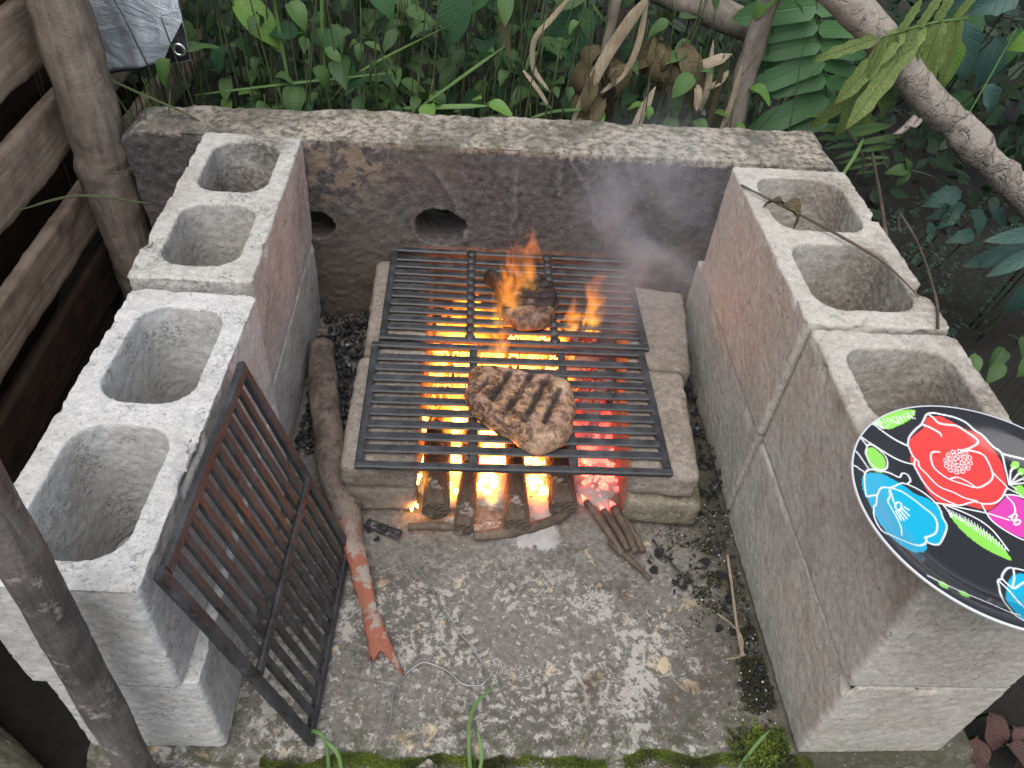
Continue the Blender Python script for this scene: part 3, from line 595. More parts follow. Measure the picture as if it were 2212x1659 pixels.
log((-.062, .203, .020), (-.040, .58, .044), [.0145, .014, .015, .016], 'thin bark log burning next to the thick charred log', 2)
log((.016, .205, .026), (.020, .60, .050), [.0195, .016, .0155, .016, .017], 'log with a flared cut end resting by the curved twig', 3)
log((.088, .240, .025), (.086, .61, .040), [.0215, .0225, .0225, .022], 'thick log with a white ash streak by the ember patch', 4)
log((.02, .60, .06), (-.10, .70, .03), [.018, .02, .02], 'charred log lying across behind the other burning logs', 5)
def stick(name, pts, rad, m, label, cat_, group=None, ns=8, n=8, amps=None, seed=0):
    q = cat(pts, n); o_ = np.array(pts[0]); me = tube(name, q-o_, rad, ns, amps or [(.0006, 60)], seed)
    return tag(obj(name, me, M[m], None, tuple(o_)), label, cat_, group)
stick('twig', [(-.145, .214, .008), (-.11, .216, .009), (-.068, .215, .008)], [.0055, .006, .005], 'twig', 'short reddish twig lying across the ends of the thin logs', 'twig')
stick('twig', [(-.046, .199, .009), (-.008, .204, .010), (.038, .214, .011), (.078, .230, .011), (.108, .252, .012)], [.0068, .0085, .009, .0075, .005], 'twig', 'curved bark twig lying in the ash before the logs', 'twig', None, 10, 8, [(.0012, 50)])
GB = 'thin twigs lit at their tips beside the mossy paver'
for k, (a_, b_, r, lb) in enumerate([((.131, .268, .010), (.176, .172, .009), .0055, 'thin twig with glowing tip, outermost of the bundle beside the ash'), ((.156, .250, .012), (.186, .178, .010), .0056, 'short glowing-tipped twig in the middle of the small bundle'),
        ((.173, .254, .014), (.197, .172, .012), .0068, 'thicker glowing-tipped twig leaning by the mossy paver'), ((.186, .236, .011), (.209, .176, .009), .0062, 'stub twig of the bundle touching the mossy paver'), ((.158, .192, .009), (.213, .130, .008), .0042, 'split thin twig sticking out of the small bundle')]):
    o = stick('twig', [a_, ((a_[0]+b_[0])/2+.002, (a_[1]+b_[1])/2, a_[2]), b_], [r*.9, r, r*.8], 'twig', lb, 'twig', GB, 8, 6)
    if k in (0, 1, 2):
        d = Vector(a_)-Vector(b_); d.normalize(); me = tube('glowing_tip', [Vector((0, 0, 0))-d*.002, d*.006, d*.014], [r*.86, r*.7, r*.15], 8); t_ = obj('glowing_tip', me, M['ember'], o)
def flame(x, y, z0, h, rx, ry, lean, seed, label):
    n = 18; ns = 14; V = []; rg = random.Random(seed); ph = rg.uniform(0, 6)
    for i in range(n+1):
        s = i/n; w = (math.sin(PI*min(1, s*.9+.12))**.8)*(1-s)**.55+.001; cx_ = lean[0]*s+.22*rx*math.sin(ph+s*5); cy2 = lean[1]*s+.22*ry*math.cos(ph*2+s*4)
        for k in range(ns):
            an = 2*PI*k/ns; w2 = w*(1+.2*math.sin(3*an+ph+s*4)); V.append((cx_+rx*w2*math.cos(an), cy2+ry*w2*math.sin(an), h*s))
    F = [(i*ns+k, i*ns+(k+1) % ns, (i+1)*ns+(k+1) % ns, (i+1)*ns+k) for i in range(n) for k in range(ns)] + [tuple(range(ns))[::-1], tuple(n*ns+k for k in range(ns))]
    return tag(obj('flame', pyd('flame', V, F), M['flame'], None, (x, y, z0)), label, 'flame', 'flames of the grill fire')
UL = 'yellow flame burning between the logs under the grates'
for k, (x, y, h, rx, ry) in enumerate([(-.085, .60, .115, .045, .04), (-.02, .60, .12, .05, .04), (.05, .58, .105, .04, .035), (.10, .60, .10, .035, .03), (-.10, .47, .105, .03, .04), (-.02, .45, .10, .035, .05), (-.02, .34, .075, .03, .035), (.05, .47, .09, .03, .035), (-.08, .30, .07, .014, .025), (-.085, .38, .09, .018, .03), (-.02, .27, .05, .012, .02), (.12, .50, .08, .03, .03), (.05, .32, .05, .02, .025), (.0, .53, .12, .05, .03), (-.11, .54, .11, .03, .03)]):
    flame(x, y, .012, h, rx*1.25, ry*1.25, (rg.uniform(-.01, .01), rg.uniform(0, .02)), 70+k, UL)
for k, (x, y) in enumerate([(-.06, .55), (.03, .64), (-.05, .66), (.08, .53), (-.09, .42), (.0, .40)]): flame(x, y, .01, .10, .06, .055, (0, .01), 170+k, UL)
flame(-.012, .57, .115, .185, .040, .024, (.045, .06), 90, 'orange flame licking up over the side of the charred steak')
flame(.030, .63, .135, .15, .032, .020, (.02, .05), 91, 'orange flame rising above the middle of the charred steak')
flame(.155, .565, .10, .16, .030, .020, (.02, .06), 92, 'faint flame rising through the grate beside the charred steak')
flame(.112, .55, .10, .11, .022, .016, (.02, .05), 93, 'small faint flame at the edge of the charred steak')
flame(-.006, .475, .10, .10, .024, .016, (.012, .04), 94, 'small orange flame rising between the two grates')

# ------------------------------------------------------------------ sticks, wire, charcoal
q = cat([(-.322, .575, .045), (-.296, .440, .038), (-.270, .325, .032), (-.240, .236, .026), (-.214, .150, .018), (-.190, .078, .014), (-.172, .030, .012)], 9); o_ = q[0].copy()
V, F, UV = tubeVF(q-o_, [.0235, .0245, .024, .026, .0225, .0145, .0118, .0112, .0125], 18, False); F.append(tuple(range(18))[::-1]); me = pyd('stripped_stick', V, F, True, UV); P = co(me); nr_ = len(P)//18
for r_ in range(nr_):                                  # flatten the lower half to a torn bark strip
    s_ = r_/(nr_-1); sl_ = slice(r_*18, r_*18+18); c_ = P[sl_].mean(0); k_ = float(sst(.5, .85, s_)); P[sl_, 2] = c_[2]+(P[sl_, 2]-c_[2])*(1-.62*k_)-.004*k_
last = P[-18:]; c_ = last.mean(0); u_ = (last[:, 0]-c_[0])/.0125
ext = .016+.038*np.exp(-((u_-.95)/.35)**2)+.016*np.exp(-((u_+.35)/.22)**2)+.010*np.exp(-((u_+.95)/.10)**2)
P[-18:, 1] -= ext; P[-18:, 0] += .45*ext*sst(.0, 1., u_); setco(me, P)
rough(me, [(.0024, 26), (.0012, 90)], 7); root = obj('stripped_stick', me, M['redstick'], None, tuple(o_))
tag(root, 'long stripped stick with torn red bark end lying beside the pavers', 'stick')
wp = [(-.149, .155), (-.125, .14), (-.1, .099), (-.077, .056), (-.048, .022), (-.033, -.004), (-.03, -.023), (-.039, -.03), (-.06, -.029), (-.078, -.013), (-.097, -.003), (-.115, -.001), (-.135, -.017), (-.148, -.041), (-.149, -.071), (-.155, -.093), (-.166, -.115)]
stick('wire', [(x, y, .0045+.003*math.sin(i*1.3)**2) for i, (x, y) in enumerate(wp)], .0011, 'wire', 'thin bent silver wire lying on the slab', 'wire', None, 6, 8, [(.00001, 20)])
tag(obj('charred_sliver', rbox('charred_sliver', .062, .020, .007, .003, .003, ((.003, 35), (.001, 120)), 15), M['charcoal'], None, (-.182, .211, .001), (0, 0, R(-24))), 'flat charred wood sliver lying on the slab before the rounded pavers', 'charcoal')
rg = random.Random(9); it = []
for k in range(360):                                  # corner by the left wall
    x = rg.uniform(-.335, -.245); y = rg.uniform(.36, .70); it.append(((x, y, .002+rg.random()*.022*min(1, (y-.3)*4)), rg.uniform(.003, .012)))
for k in range(330):                                  # strip by the right wall
    y = rg.uniform(-.06, .30); w_ = .10 if y > .1 else .045; x = .352-abs(rg.gauss(0, w_*.5)); it.append(((x, y, .001+rg.random()*.004), rg.uniform(.0012, .005)))
for k in range(160): it.append(((rg.uniform(.305, .36), rg.uniform(.28, .66), .002+rg.random()*.02), rg.uniform(.003, .010)))
tag(obj('charcoal_rubble', blobs('charcoal_rubble', it, .7, 10, None), M['charcoal']), 'small charcoal bits and cinders strewn along the block walls', 'charcoal', None, 'stuff')
it = [((rg.uniform(-.30, .33), rg.uniform(-.1, .22), .0005), rg.uniform(.0006, .0014)) for k in range(90)] + [((.352-abs(rg.gauss(0, .04)), rg.uniform(-.08, .28), .003), rg.uniform(.0008, .002)) for k in range(70)]
tag(obj('shell_grit', blobs('shell_grit', it, .7, 12, None), M['melamine']), 'white shell grit sprinkled over the slab', 'grit', None, 'stuff')
CH = 'loose charcoal lumps on the slab'; cm = [blobs('charcoal_lump', [((0, 0, 0), 1.)], 1, 30+k, None) for k in range(4)]
for me in cm: me.materials.append(M['charcoal'])
for k, (x, y, r) in enumerate([(.235, .178, .0135), (.217, .163, .008), (.221, .148, .009), (.250, .128, .008), (.262, .120, .008), (.246, .112, .007), (.305, .165, .010), (.322, .140, .010), (.325, .10, .009), (.315, .085, .010), (.300, .055, .009), (.318, .05, .008), (.328, .02, .009), (.332, -.02, .008), (.318, -.03, .007), (.192, .285, .008), (.168, .292, .009), (-.19, .195, .007), (-.203, .21, .008), (.2, .262, .005), (.205, .25, .005)]):
    o = obj('charcoal_lump', cm[k % 4], None, None, (x, y, r*.45), (rg.uniform(0, 6), 0, rg.uniform(0, 6))); o.scale = (r, r*.9, r*.7); tag(o, 'black charcoal lump lying loose on the slab', 'charcoal', CH)
stick('twig', [(.226, .196, .012), (.246, .160, .010), (.270, .128, .006)], [.002, .0018, .0022], 'charcoal', 'thin burnt twig sticking out of the charcoal lumps', 'twig')
stick('straw_stalk', [(.336, .170, .014), (.330, .115, .013), (.324, .06, .010), (.322, .012, .006)], [.002, .0024, .003], 'straw', 'broken yellow straw stalk lying by the block wall', 'straw')
stick('straw_stalk', [(.300, .075, .008), (.318, .055, .010), (.326, .035, .010), (.318, .012, .008), (.298, .008, .005)], [.0012, .0014, .001], 'straw', 'thin curled pale straw blade by the block wall', 'straw')
# ------------------------------------------------------------------ fence, post, tarp, poles
root = empty('plank_fence', (-.81, .5, -.17)); tag(root, 'rough plank fence with dark gaps behind the round post', 'fence')
for k, (z0, z1, m) in enumerate([(.545, .66, 'plank'), (.392, .502, 'plank'), (.236, .340, 'plank'), (.062, .164, 'plank'), (-.10, .022, 'plank_dark')]):
    me = rbox('plank', .022, 2.2, z1-z0, .002, .007, ((.0012, 40),), 80+k)
    P = co(me); P[:, 2] += np.where(P[:, 2] < .03, .004*fbm(P*[0, 1, 0], 9, 3, 90+k), 0); setco(me, P)
    obj('plank', me, M[m], root, (.0, .15, z0+.17))
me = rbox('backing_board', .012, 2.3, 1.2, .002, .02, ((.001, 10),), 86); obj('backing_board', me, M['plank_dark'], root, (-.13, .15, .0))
q = np.array([(-.728, .85, -.25), (-.731, .85, -.05), (-.734, .85, .1), (-.738, .85, .22), (-.733, .85, .27), (-.731, .85, .45), (-.729, .85, .7), (-.727, .85, 1.3)]); q = cat(q, 14); o_ = q[0].copy()
me = tube('wooden_post', q-o_, [.042, .042, .043, .0505, .0475, .046, .045, .044], 30, [(.0035, 11), (.0022, 38), (.0012, 90)], 3)
tag(obj('wooden_post', me, M['post'], None, tuple(o_)), 'round grey bark post standing against the plank fence', 'post')
q = cat([(-.405, -.140, .578), (-.411, -.146, .30), (-.420, -.150, .0), (-.426, -.150, -.20)], 20); o_ = q[-1].copy()
me = tube('charred_pole', q-o_, [.0165, .0182, .018, .0178, .018, .0185], 18, [(.0012, 18), (.0006, 70)], 5)
tag(obj('charred_pole', me, M['pole'], None, tuple(o_)), 'thin charred wooden pole standing in front of the bleached block', 'pole')
q = cat([(-.94, .10, -.150), (-.74, -.045, -.148), (-.54, -.190, -.145), (-.28, -.38, -.14)], 10); o_ = q[0].copy()
me = tube('mossy_log', q-o_, [.052, .054, .052, .05], 22, [(.004, 12), (.0015, 50)], 6); tag(obj('mossy_log', me, M['mosslog'], None, tuple(o_)), 'pale lichen covered log lying on the soil below the charred pole', 'log')
me = rbox('grey_board', .17, .58, .03, .004, .01, ((.002, 12), (.001, 50)), 88); P = co(me); setco(me, P)
tag(obj('grey_board', me, M['deadwood'], None, (-.655, .47, -.135), (0, R(9), R(-3))), 'dusty grey board lying in the gap between fence and block wall', 'board')
# tarp
nx, nz_ = 34, 60; V = []; UV = []
c00, c10, c11, c01 = [np.array(c) for c in ((-.760, .975, .335), (-.5745, .960, .388), (-.590, .97, .90), (-.80, .985, .90))]
for j in range(nz_):
    for i in range(nx):
        s, tq = i/(nx-1), j/(nz_-1); p = (c00*(1-s)+c10*s)*(1-tq)+(c01*(1-s)+c11*s)*tq
        p[1] += .012*math.sin(s*5+tq*3)+.008*float(fbm(np.array([[s*2, tq*3, 0]]), 2.2, 3, 3)[0]); V.append(p); UV.append((s, tq))
tm = np.array(V[0]); me = pyd('tarp', np.array(V)-tm, [(j*nx+i, j*nx+i+1, (j+1)*nx+i+1, (j+1)*nx+i) for j in range(nz_-1) for i in range(nx-1)], True, UV)
tp = obj('tarp', me, M['tarp'], None, tuple(tm)); tag(tp, 'crumpled silver tarp corner with an eyelet hanging behind the post', 'tarp')
so_ = tp.modifiers.new('thick', 'SOLIDIFY'); so_.thickness = .0012
pt = lambda s, tq: np.array(V[min(nz_-1, int(round(tq*(nz_-1))))*nx+min(nx-1, int(round(s*(nx-1))))])-tm+np.array([0, -.003, 0])
def ptf(s_, t_):
    a_, b_ = s_*(nx-1), t_*(nz_-1); i, j = min(nx-2, int(a_)), min(nz_-2, int(b_)); a_ -= i; b_ -= j; W4 = [np.array(V[k_]) for k_ in (j*nx+i, j*nx+i+1, (j+1)*nx+i, (j+1)*nx+i+1)]
    return (W4[0]*(1-a_)+W4[1]*a_)*(1-b_)+(W4[2]*(1-a_)+W4[3]*a_)*b_-tm+np.array([0, -.003, 0])
PV = []; PF_ = []; ng = 10
for a_ in range(ng+1):
    for b_ in range(ng+1): w_ = a_/ng; PV.append(ptf(.70+.30*w_, .005+.125*w_*(b_/ng)))
PF_ = [(a_*(ng+1)+b_, (a_+1)*(ng+1)+b_, (a_+1)*(ng+1)+b_+1, a_*(ng+1)+b_+1) for a_ in range(ng) for b_ in range(ng)]
cpt = obj('corner_patch', pyd('corner_patch', PV, PF_), M['vinyl'], tp)
hv = [pt(s_, 0)+np.array([0, -.0005, .001]) for s_ in np.linspace(0, .8, 8)]; obj('hem', tube('hem', hv, .0022, 6), M['vinyl'], tp)
bm = bmesh.new(); vs = []
for i in range(24):
    for k in range(8):
        a_, b_ = 2*PI*i/24, 2*PI*k/8; r = .0095+.0028*math.cos(b_); vs.append(bm.verts.new((r*math.cos(a_), .0022*math.sin(b_), r*math.sin(a_))))
for i in range(24):
    for k in range(8): bm.faces.new((vs[i*8+k], vs[i*8+(k+1) % 8], vs[((i+1) % 24)*8+(k+1) % 8], vs[((i+1) % 24)*8+k]))
bmesh.ops.recalc_face_normals(bm, faces=bm.faces); me = bpy.data.meshes.new('eyelet'); bm.to_mesh(me); bm.free(); me.polygons.foreach_set('use_smooth', [True]*len(me.polygons))
obj('eyelet', me, M['steel'], cpt, tuple(pt(.925, .05)+np.array([0, -.009, 0])))
# fallen branch and poles on the right
q = cat([(.42, .98, .675), (.554, .965, .590), (.668, .955, .514), (.805, .945, .412), (.943, .935, .323), (1.12, .925, .207), (1.45, .90, -.02)], 16); o_ = q[0].copy()
def bark(P): return .0045*sst(.30, .55, P[:, 0])*np.sign(fbm(P, 16, 2, 4))*sst(.0, .18, np.abs(fbm(P, 16, 2, 4))) + .008*np.exp(-((P[:, 0]-.25)/.02)**2)*np.maximum(0, vn(P, 30, 2))
me = tube('fallen_branch', q-o_, [.032, .032, .031, .030, .031, .032, .033], 34, [(.0016, 14), (.0014, 60)], 8); rough(me, [(.0001, 50)], 3, bark)
fb = obj('fallen_branch', me, M['branch'], None, tuple(o_)); tag(fb, 'thick pale branch with flaking bark slanting through the ferns', 'branch')
for k, (a_, b_, r) in enumerate([((.79, .93, .378), (.742, .905, .350), .006), ((.80, .93, .372), (.765, .90, .375), .0045)]):
    A = np.array(a_)-o_; Bq = np.array(b_)-o_; obj('snag', tube('snag', cat([A, (A+Bq)/2+[.004, 0, -.006], Bq], 6), [r*1.3, r, r*.8, r*.3], 9, [(.003, 60)], k), M['branch'], fb)
stick('dead_pole', [(.498, 1.075, .66), (.484, 1.06, .465), (.478, 1.05, .29), (.47, 1.05, .05)], [.017, .021, .026, .030], 'deadwood', 'grey dead stem standing beside the dark green fern', 'pole', None, 14, 10, [(.0025, 30)])
stick('cut_log', [(.30, 1.24, .485), (.40, 1.21, .463), (.535, 1.18, .432), (.58, 1.17, .42)], [.028, .03, .031, .03], 'deadwood', 'short thick log lying behind the grey dead stem', 'log', None, 16, 10, [(.003, 20)])
stick('dry_twig', [(.352, .590, .398), (.398, .526, .403), (.440, .477, .403), (.483, .421, .403), (.507, .379, .402), (.524, .317, .400)], [.0018, .002, .0022, .002, .0016, .001], 'twig', 'dry bent twig lying across the open cells of the block', 'twig', None, 6, 8, [(.0004, 60)])
stick('dry_twig', [(.735, .93, .30), (.700, .79, .29), (.668, .67, .28), (.652, .596, .26), (.645, .57, .15)], [.003, .0035, .0038, .004], 'stem_brown', 'rough brown vine stem rising beside the twig covered block', 'stem', None, 7, 8, [(.0006, 70)])
stick('dry_twig', [(.594, .520, .37), (.589, .537, .395), (.578, .437, .398), (.548, .315, .398), (.525, .256, .396)], [.0018, .0018, .002, .002], 'stem_brown', 'thin wiry stem bending down onto the joint between blocks', 'stem', None, 6, 8, [(.0003, 60)])

# ------------------------------------------------------------------ printed plate
PF=[('R',[[-166,1203],[-90,1234],[12,1235],[80,1205],[160,1158],[261,1102],[347,1067],[427,1008],[470,918],[521,820],[534,701],[487,542],[421,384],[339,286],[218,189],[101,112],[-17,127],[-153,170],[-295,166],[-392,191],[-438,264],[-460,358],[-453,483],[-455,591],[-469,671],[-466,748],[-430,821],[-439,883],[-411,963],[-324,1033],[-222,1102]]),('M',[[363,287],[449,299],[535,244],[615,163],[593,-20],[432,-200],[286,-220],[209,-188],[122,-120],[59,-33],[58,75],[158,132]]),('C',[[-1237,300],[-1180,378],[-1059,447],[-925,488],[-830,486],[-740,444],[-671,380],[-612,297],[-510,243],[-460,180],[-434,98],[-429,8],[-447,-98],[-517,-204],[-590,-282],[-665,-317],[-729,-293],[-782,-379],[-882,-436],[-1020,-476],[-1126,-444],[-1210,-345],[-1255,-198],[-1258,-58],[-1266,81],[-1274,184]]),('C',[[-128,-703],[-43,-639],[67,-629],[160,-667],[153,-838],[-110,-1133],[-352,-1219],[-339,-1096],[-298,-965],[-263,-901]]),('G',[[-855,1082],[-691,1187],[-492,1269],[-278,1297],[-343,1195],[-470,1116],[-655,1029],[-746,1028],[-825,1052]]),('G',[[-1061,661],[-996,746],[-917,760],[-833,715],[-799,664],[-838,573],[-900,505],[-1003,492],[-1057,562]]),('G',[[-349,64],[-292,39],[-213,-22],[-132,-108],[-52,-193],[2,-295],[21,-403],[18,-481],[-71,-438],[-179,-357],[-254,-266],[-311,-165],[-345,-43]]),('G',[[-961,-844],[-899,-825],[-868,-872],[-909,-910],[-960,-894]]),('G',[[-797,-919],[-719,-893],[-695,-954],[-733,-982],[-795,-969]]),('G',[[698,684],[681,660],[651,650],[624,658],[613,682],[623,710],[648,729],[676,728],[696,711],[698,684]]),('G',[[733,606],[716,582],[687,572],[662,579],[653,602],[663,630],[688,648],[715,648],[733,631],[733,606]]),('G',[[732,523],[716,503],[691,492],[669,496],[663,515],[675,540],[697,556],[719,557],[733,544],[732,523]]),('G',[[613,390],[583,355],[542,336],[510,341],[502,368],[521,405],[559,434],[598,441],[619,424],[613,390]]),('G',[[619,328],[590,296],[553,279],[523,284],[515,309],[533,342],[568,369],[605,376],[625,360],[619,328]]),('G',[[797,461],[779,439],[751,428],[726,433],[719,456],[732,483],[757,501],[782,502],[798,486],[797,461]])]
PS=[[[-448,189],[-369,173],[-189,160],[-23,210],[74,185],[191,198],[305,266],[395,364],[437,413],[396,539],[375,628]],[[-454,896],[-414,991],[-314,1085],[-231,1145],[-156,1243],[-80,1273],[19,1260],[161,1229],[276,1170],[351,1088],[423,1029],[499,913],[567,829],[549,663],[477,444]],[[-134,1261],[-77,1216],[-20,1165],[157,1144],[257,1081],[339,1018],[361,967],[272,920],[157,887]],[[-240,1144],[-132,1116],[-38,1071],[-21,1040]],[[-444,898],[-417,780],[-385,734],[-404,653],[-370,564],[-336,458],[-291,382],[-189,328],[-97,255],[13,221]],[[-410,753],[-453,671],[-455,572],[-450,454],[-413,321],[-328,230],[-232,168]],[[-89,870],[-177,858],[-223,781],[-248,658],[-218,579],[-156,502],[-53,447],[97,394],[214,436],[328,517],[379,618],[400,779],[362,850],[263,888],[164,882]],[[-132,503],[-49,525],[37,469],[95,390]],[[-851,1072],[-757,992],[-622,937],[-444,898]],[[-1066,908],[-1004,831],[-873,781],[-727,746],[-588,714],[-454,687]],[[-1215,674],[-1166,657],[-1123,558],[-1079,472]],[[-1280,494],[-1237,461],[-1159,411]],[[-1072,914],[-1020,783],[-994,780]],[[-1061,661],[-997,771],[-927,789],[-824,749],[-773,687],[-800,600],[-865,549],[-971,528],[-1040,584],[-1061,661]],[[-1267,98],[-1221,253],[-1166,391],[-1090,468],[-977,510],[-793,538],[-683,505],[-638,556],[-585,548],[-581,470],[-639,419],[-699,427],[-843,355],[-972,316],[-1087,185],[-1168,46],[-1228,-12]],[[-639,419],[-532,337],[-455,226],[-426,117],[-445,-10],[-447,-98],[-533,-221],[-635,-317],[-729,-293],[-718,-234],[-736,-243]],[[-843,355],[-754,330],[-667,239],[-582,113],[-529,24],[-538,-83],[-608,-189],[-718,-234]],[[-879,312],[-901,237],[-959,168],[-952,100],[-936,-19],[-947,-148],[-1002,-260]],[[-1247,104],[-1087,185]],[[-1228,-12],[-1284,-153],[-1273,-308],[-1157,-345],[-1027,-346],[-859,-340],[-766,-311],[-733,-268]],[[-861,334],[-877,190],[-882,118]],[[-908,59],[-896,-44]],[[-880,65],[-860,-39]],[[-850,78],[-821,-19]],[[-819,97],[-783,17]],[[-792,125],[-758,90]],[[-369,173],[-308,138],[-185,68],[-73,-19],[-2,-123],[28,-243],[46,-369]],[[-412,181],[-272,148],[-105,107],[35,74]],[[-369,173],[-349,82],[-351,10]],[[50,185],[44,93],[59,-33],[150,-154],[272,-246],[388,-252]],[[371,287],[394,194],[351,82],[259,26]],[[341,305],[454,308],[551,273],[636,200]],[[62,66],[165,23],[240,-11]],[[567,829],[754,736],[839,674]],[[485,444],[590,625],[651,672]],[[485,444],[623,566],[683,599]],[[485,444],[656,469],[761,466]],[[485,444],[528,387]],[[435,394],[536,311]],[[485,444],[668,528]],[[182,-627],[88,-589],[-5,-567],[-64,-568],[-138,-625],[-174,-681],[-138,-766],[-103,-780],[20,-717],[143,-699]],[[-174,-681],[-229,-705],[-255,-783],[-337,-991],[-378,-1141],[-345,-1210]],[[-10,-575],[-53,-671],[-132,-781]],[[-222,-705],[-165,-843],[-172,-1012]],[[-1033,-784],[-927,-841],[-767,-911],[-561,-996],[-408,-1106],[-328,-1134]],[[-813,134],[-834,103],[-862,85],[-886,86],[-892,109],[-877,144],[-849,173],[-822,180],[-808,164],[-813,134]],[[327,15],[298,-9],[276,-16],[272,-4],[288,24],[316,53],[344,70],[358,67],[351,45],[327,15]],[[313,-57],[285,-67],[269,-63],[274,-46],[297,-24],[327,-8],[350,-4],[356,-16],[341,-36],[313,-57]],[[-835,1094],[-748,1022]],[[-798,1106],[-719,1023]],[[-761,1119],[-686,1037]],[[-723,1132],[-649,1065]],[[-685,1145],[-612,1095]],[[-646,1159],[-578,1112]],[[-608,1172],[-549,1114]],[[-569,1186],[-520,1112]],[[-531,1199],[-489,1120]],[[-493,1213],[-455,1143]],[[-454,1226],[-419,1172]],[[-416,1239],[-385,1192]],[[-378,1251],[-355,1196]],[[-340,1264],[-328,1192]],[[-302,1276],[-299,1195]],[[-355,119],[-327,29]],[[-330,103],[-309,7]],[[-305,87],[-291,-15]],[[-280,70],[-273,-36]],[[-255,53],[-255,-58]],[[-231,35],[-237,-79]],[[-208,16],[-219,-100]],[[-185,-4],[-201,-121]],[[-163,-25],[-183,-143]],[[-142,-48],[-165,-164]],[[-121,-72],[-148,-185]],[[-101,-98],[-130,-206]],[[-83,-124],[-113,-226]],[[-64,-152],[-95,-247]],[[-47,-181],[-78,-268]],[[-30,-211],[-60,-288]],[[-14,-242],[-43,-309]],[[2,-273],[-26,-329]],[[18,-305],[-9,-350]],[[33,-336],[8,-370]],[[-12,718],[4,747],[25,754],[29,731],[12,702],[-8,696],[-12,718]],[[51,799],[77,805],[79,786],[54,761],[28,755],[27,774],[51,799]],[[127,798],[126,772],[106,754],[87,761],[88,786],[108,805],[127,798]],[[109,717],[83,695],[69,702],[82,731],[108,753],[122,746],[109,717]],[[23,668],[8,679],[19,702],[46,713],[61,701],[50,679],[23,668]],[[15,617],[-3,624],[5,646],[32,661],[51,654],[42,632],[15,617]],[[-52,633],[-54,657],[-35,676],[-14,672],[-12,648],[-31,629],[-52,633]],[[-67,700],[-52,729],[-31,736],[-26,714],[-42,685],[-63,678],[-67,700]],[[-24,785],[3,806],[15,798],[2,768],[-25,747],[-38,756],[-24,785]],[[59,850],[84,853],[83,833],[57,810],[33,807],[34,827],[59,850]],[[141,861],[154,846],[140,824],[114,818],[103,835],[116,857],[141,861]],[[188,818],[180,790],[159,775],[145,790],[153,818],[175,833],[188,818]],[[172,737],[149,710],[131,711],[136,738],[159,765],[177,764],[172,737]],[[103,657],[76,645],[70,660],[91,687],[118,700],[124,685],[103,657]],[[66,894],[89,894],[90,876],[66,857],[43,857],[43,876],[66,894]],[[151,904],[167,892],[158,873],[133,866],[118,879],[127,898],[151,904]],[[217,876],[221,854],[203,838],[184,844],[181,867],[197,882],[217,876]],[[242,812],[228,783],[206,773],[199,793],[214,823],[234,831],[242,812]],[[210,722],[186,697],[169,699],[176,727],[200,753],[217,750],[210,722]],[[138,638],[111,624],[103,637],[122,665],[149,680],[157,667],[138,638]],[[46,582],[23,582],[26,602],[52,623],[75,624],[72,603],[46,582]],[[-41,568],[-54,582],[-42,604],[-16,612],[-2,599],[-15,577],[-41,568]],[[-102,599],[-102,624],[-83,642],[-64,635],[-64,611],[-83,593],[-102,599]],[[-120,668],[-107,697],[-86,706],[-79,686],[-92,657],[-113,648],[-120,668]],[[-91,757],[-67,782],[-51,780],[-57,752],[-81,726],[-97,729],[-91,757]],[[-20,842],[7,857],[15,844],[-4,815],[-31,800],[-39,813],[-20,842]]]
PR = .136; nr, nt_ = 150, 560
rr_ = np.r_[np.linspace(0, PR, nr)]; th = np.linspace(0, 2*PI, nt_, endpoint=False)
RR, TT = np.meshgrid(rr_[1:], th, indexing='ij'); XY = np.r_[[[0, 0]], np.c_[(RR*np.cos(TT)).ravel(), (RR*np.sin(TT)).ravel()]]
def zpr(r): t_ = np.clip((r-.085)/.05, 0, 1); return .0055+.020*t_*t_*(3-2*t_)*.8+.004*t_
Z = zpr(np.hypot(XY[:, 0], XY[:, 1]))
C = np.tile(np.array([.016, .016, .020]), (len(XY), 1)); CL = {'R': (.80, .045, .04), 'M': (.60, .045, .34), 'C': (.0, .36, .56), 'G': (.23, .60, .075)}
def poly_in(pg):
    ins = np.zeros(len(XY), bool); x, y = XY[:, 0], XY[:, 1]
    for (x1, y1), (x2, y2) in zip(pg, np.roll(pg, -1, axis=0)):
        ins ^= ((y1 > y) != (y2 > y)) & (x < (x2-x1)*(y-y1)/((y2-y1) if y2 != y1 else 1e-9)+x1)
    return ins
for c_, pg in PF:
    g_ = cat(list(np.array(pg)/1e4)+[np.array(pg[0])/1e4], 4)[:-1]; C[poly_in(g_)] = CL[c_]
wh = np.full(len(XY), 9.)
for k, ln in enumerate(PS):
    g_ = cat(np.array(ln)/1e4, 4) if len(ln) > 2 else np.array(ln)/1e4
    sel = np.all((XY > g_.min(0)-.003) & (XY < g_.max(0)+.003), axis=1); Q = XY[sel]; d = np.full(len(Q), 9.)
    for A, Bq in zip(g_[:-1], g_[1:]):
        v_ = Bq-A; tt = np.clip(((Q-A)@v_)/(v_@v_+1e-12), 0, 1); d = np.minimum(d, np.linalg.norm(Q-A-tt[:, None]*v_, axis=1))
    wh[sel] = np.minimum(wh[sel], d*(1.9 if k >= 50 else 1.))
f = 1-sst(.00045, .00110, wh); C = C*(1-f[:, None])+np.array([.80, .82, .82])*f[:, None]
V = np.c_[XY, Z]; F = [(0, 1+k, 1+(k+1) % nt_) for k in range(nt_)]
F += [(1+r*nt_+k, 1+(r+1)*nt_+k, 1+(r+1)*nt_+(k+1) % nt_, 1+r*nt_+(k+1) % nt_) for r in range(nr-2) for k in range(nt_)]
me = pyd('printed_face', V, F); a_ = me.attributes.new('print', 'FLOAT_COLOR', 'POINT'); a_.data.foreach_set('color', np.c_[C, np.ones(len(C))].astype(np.float32).ravel())
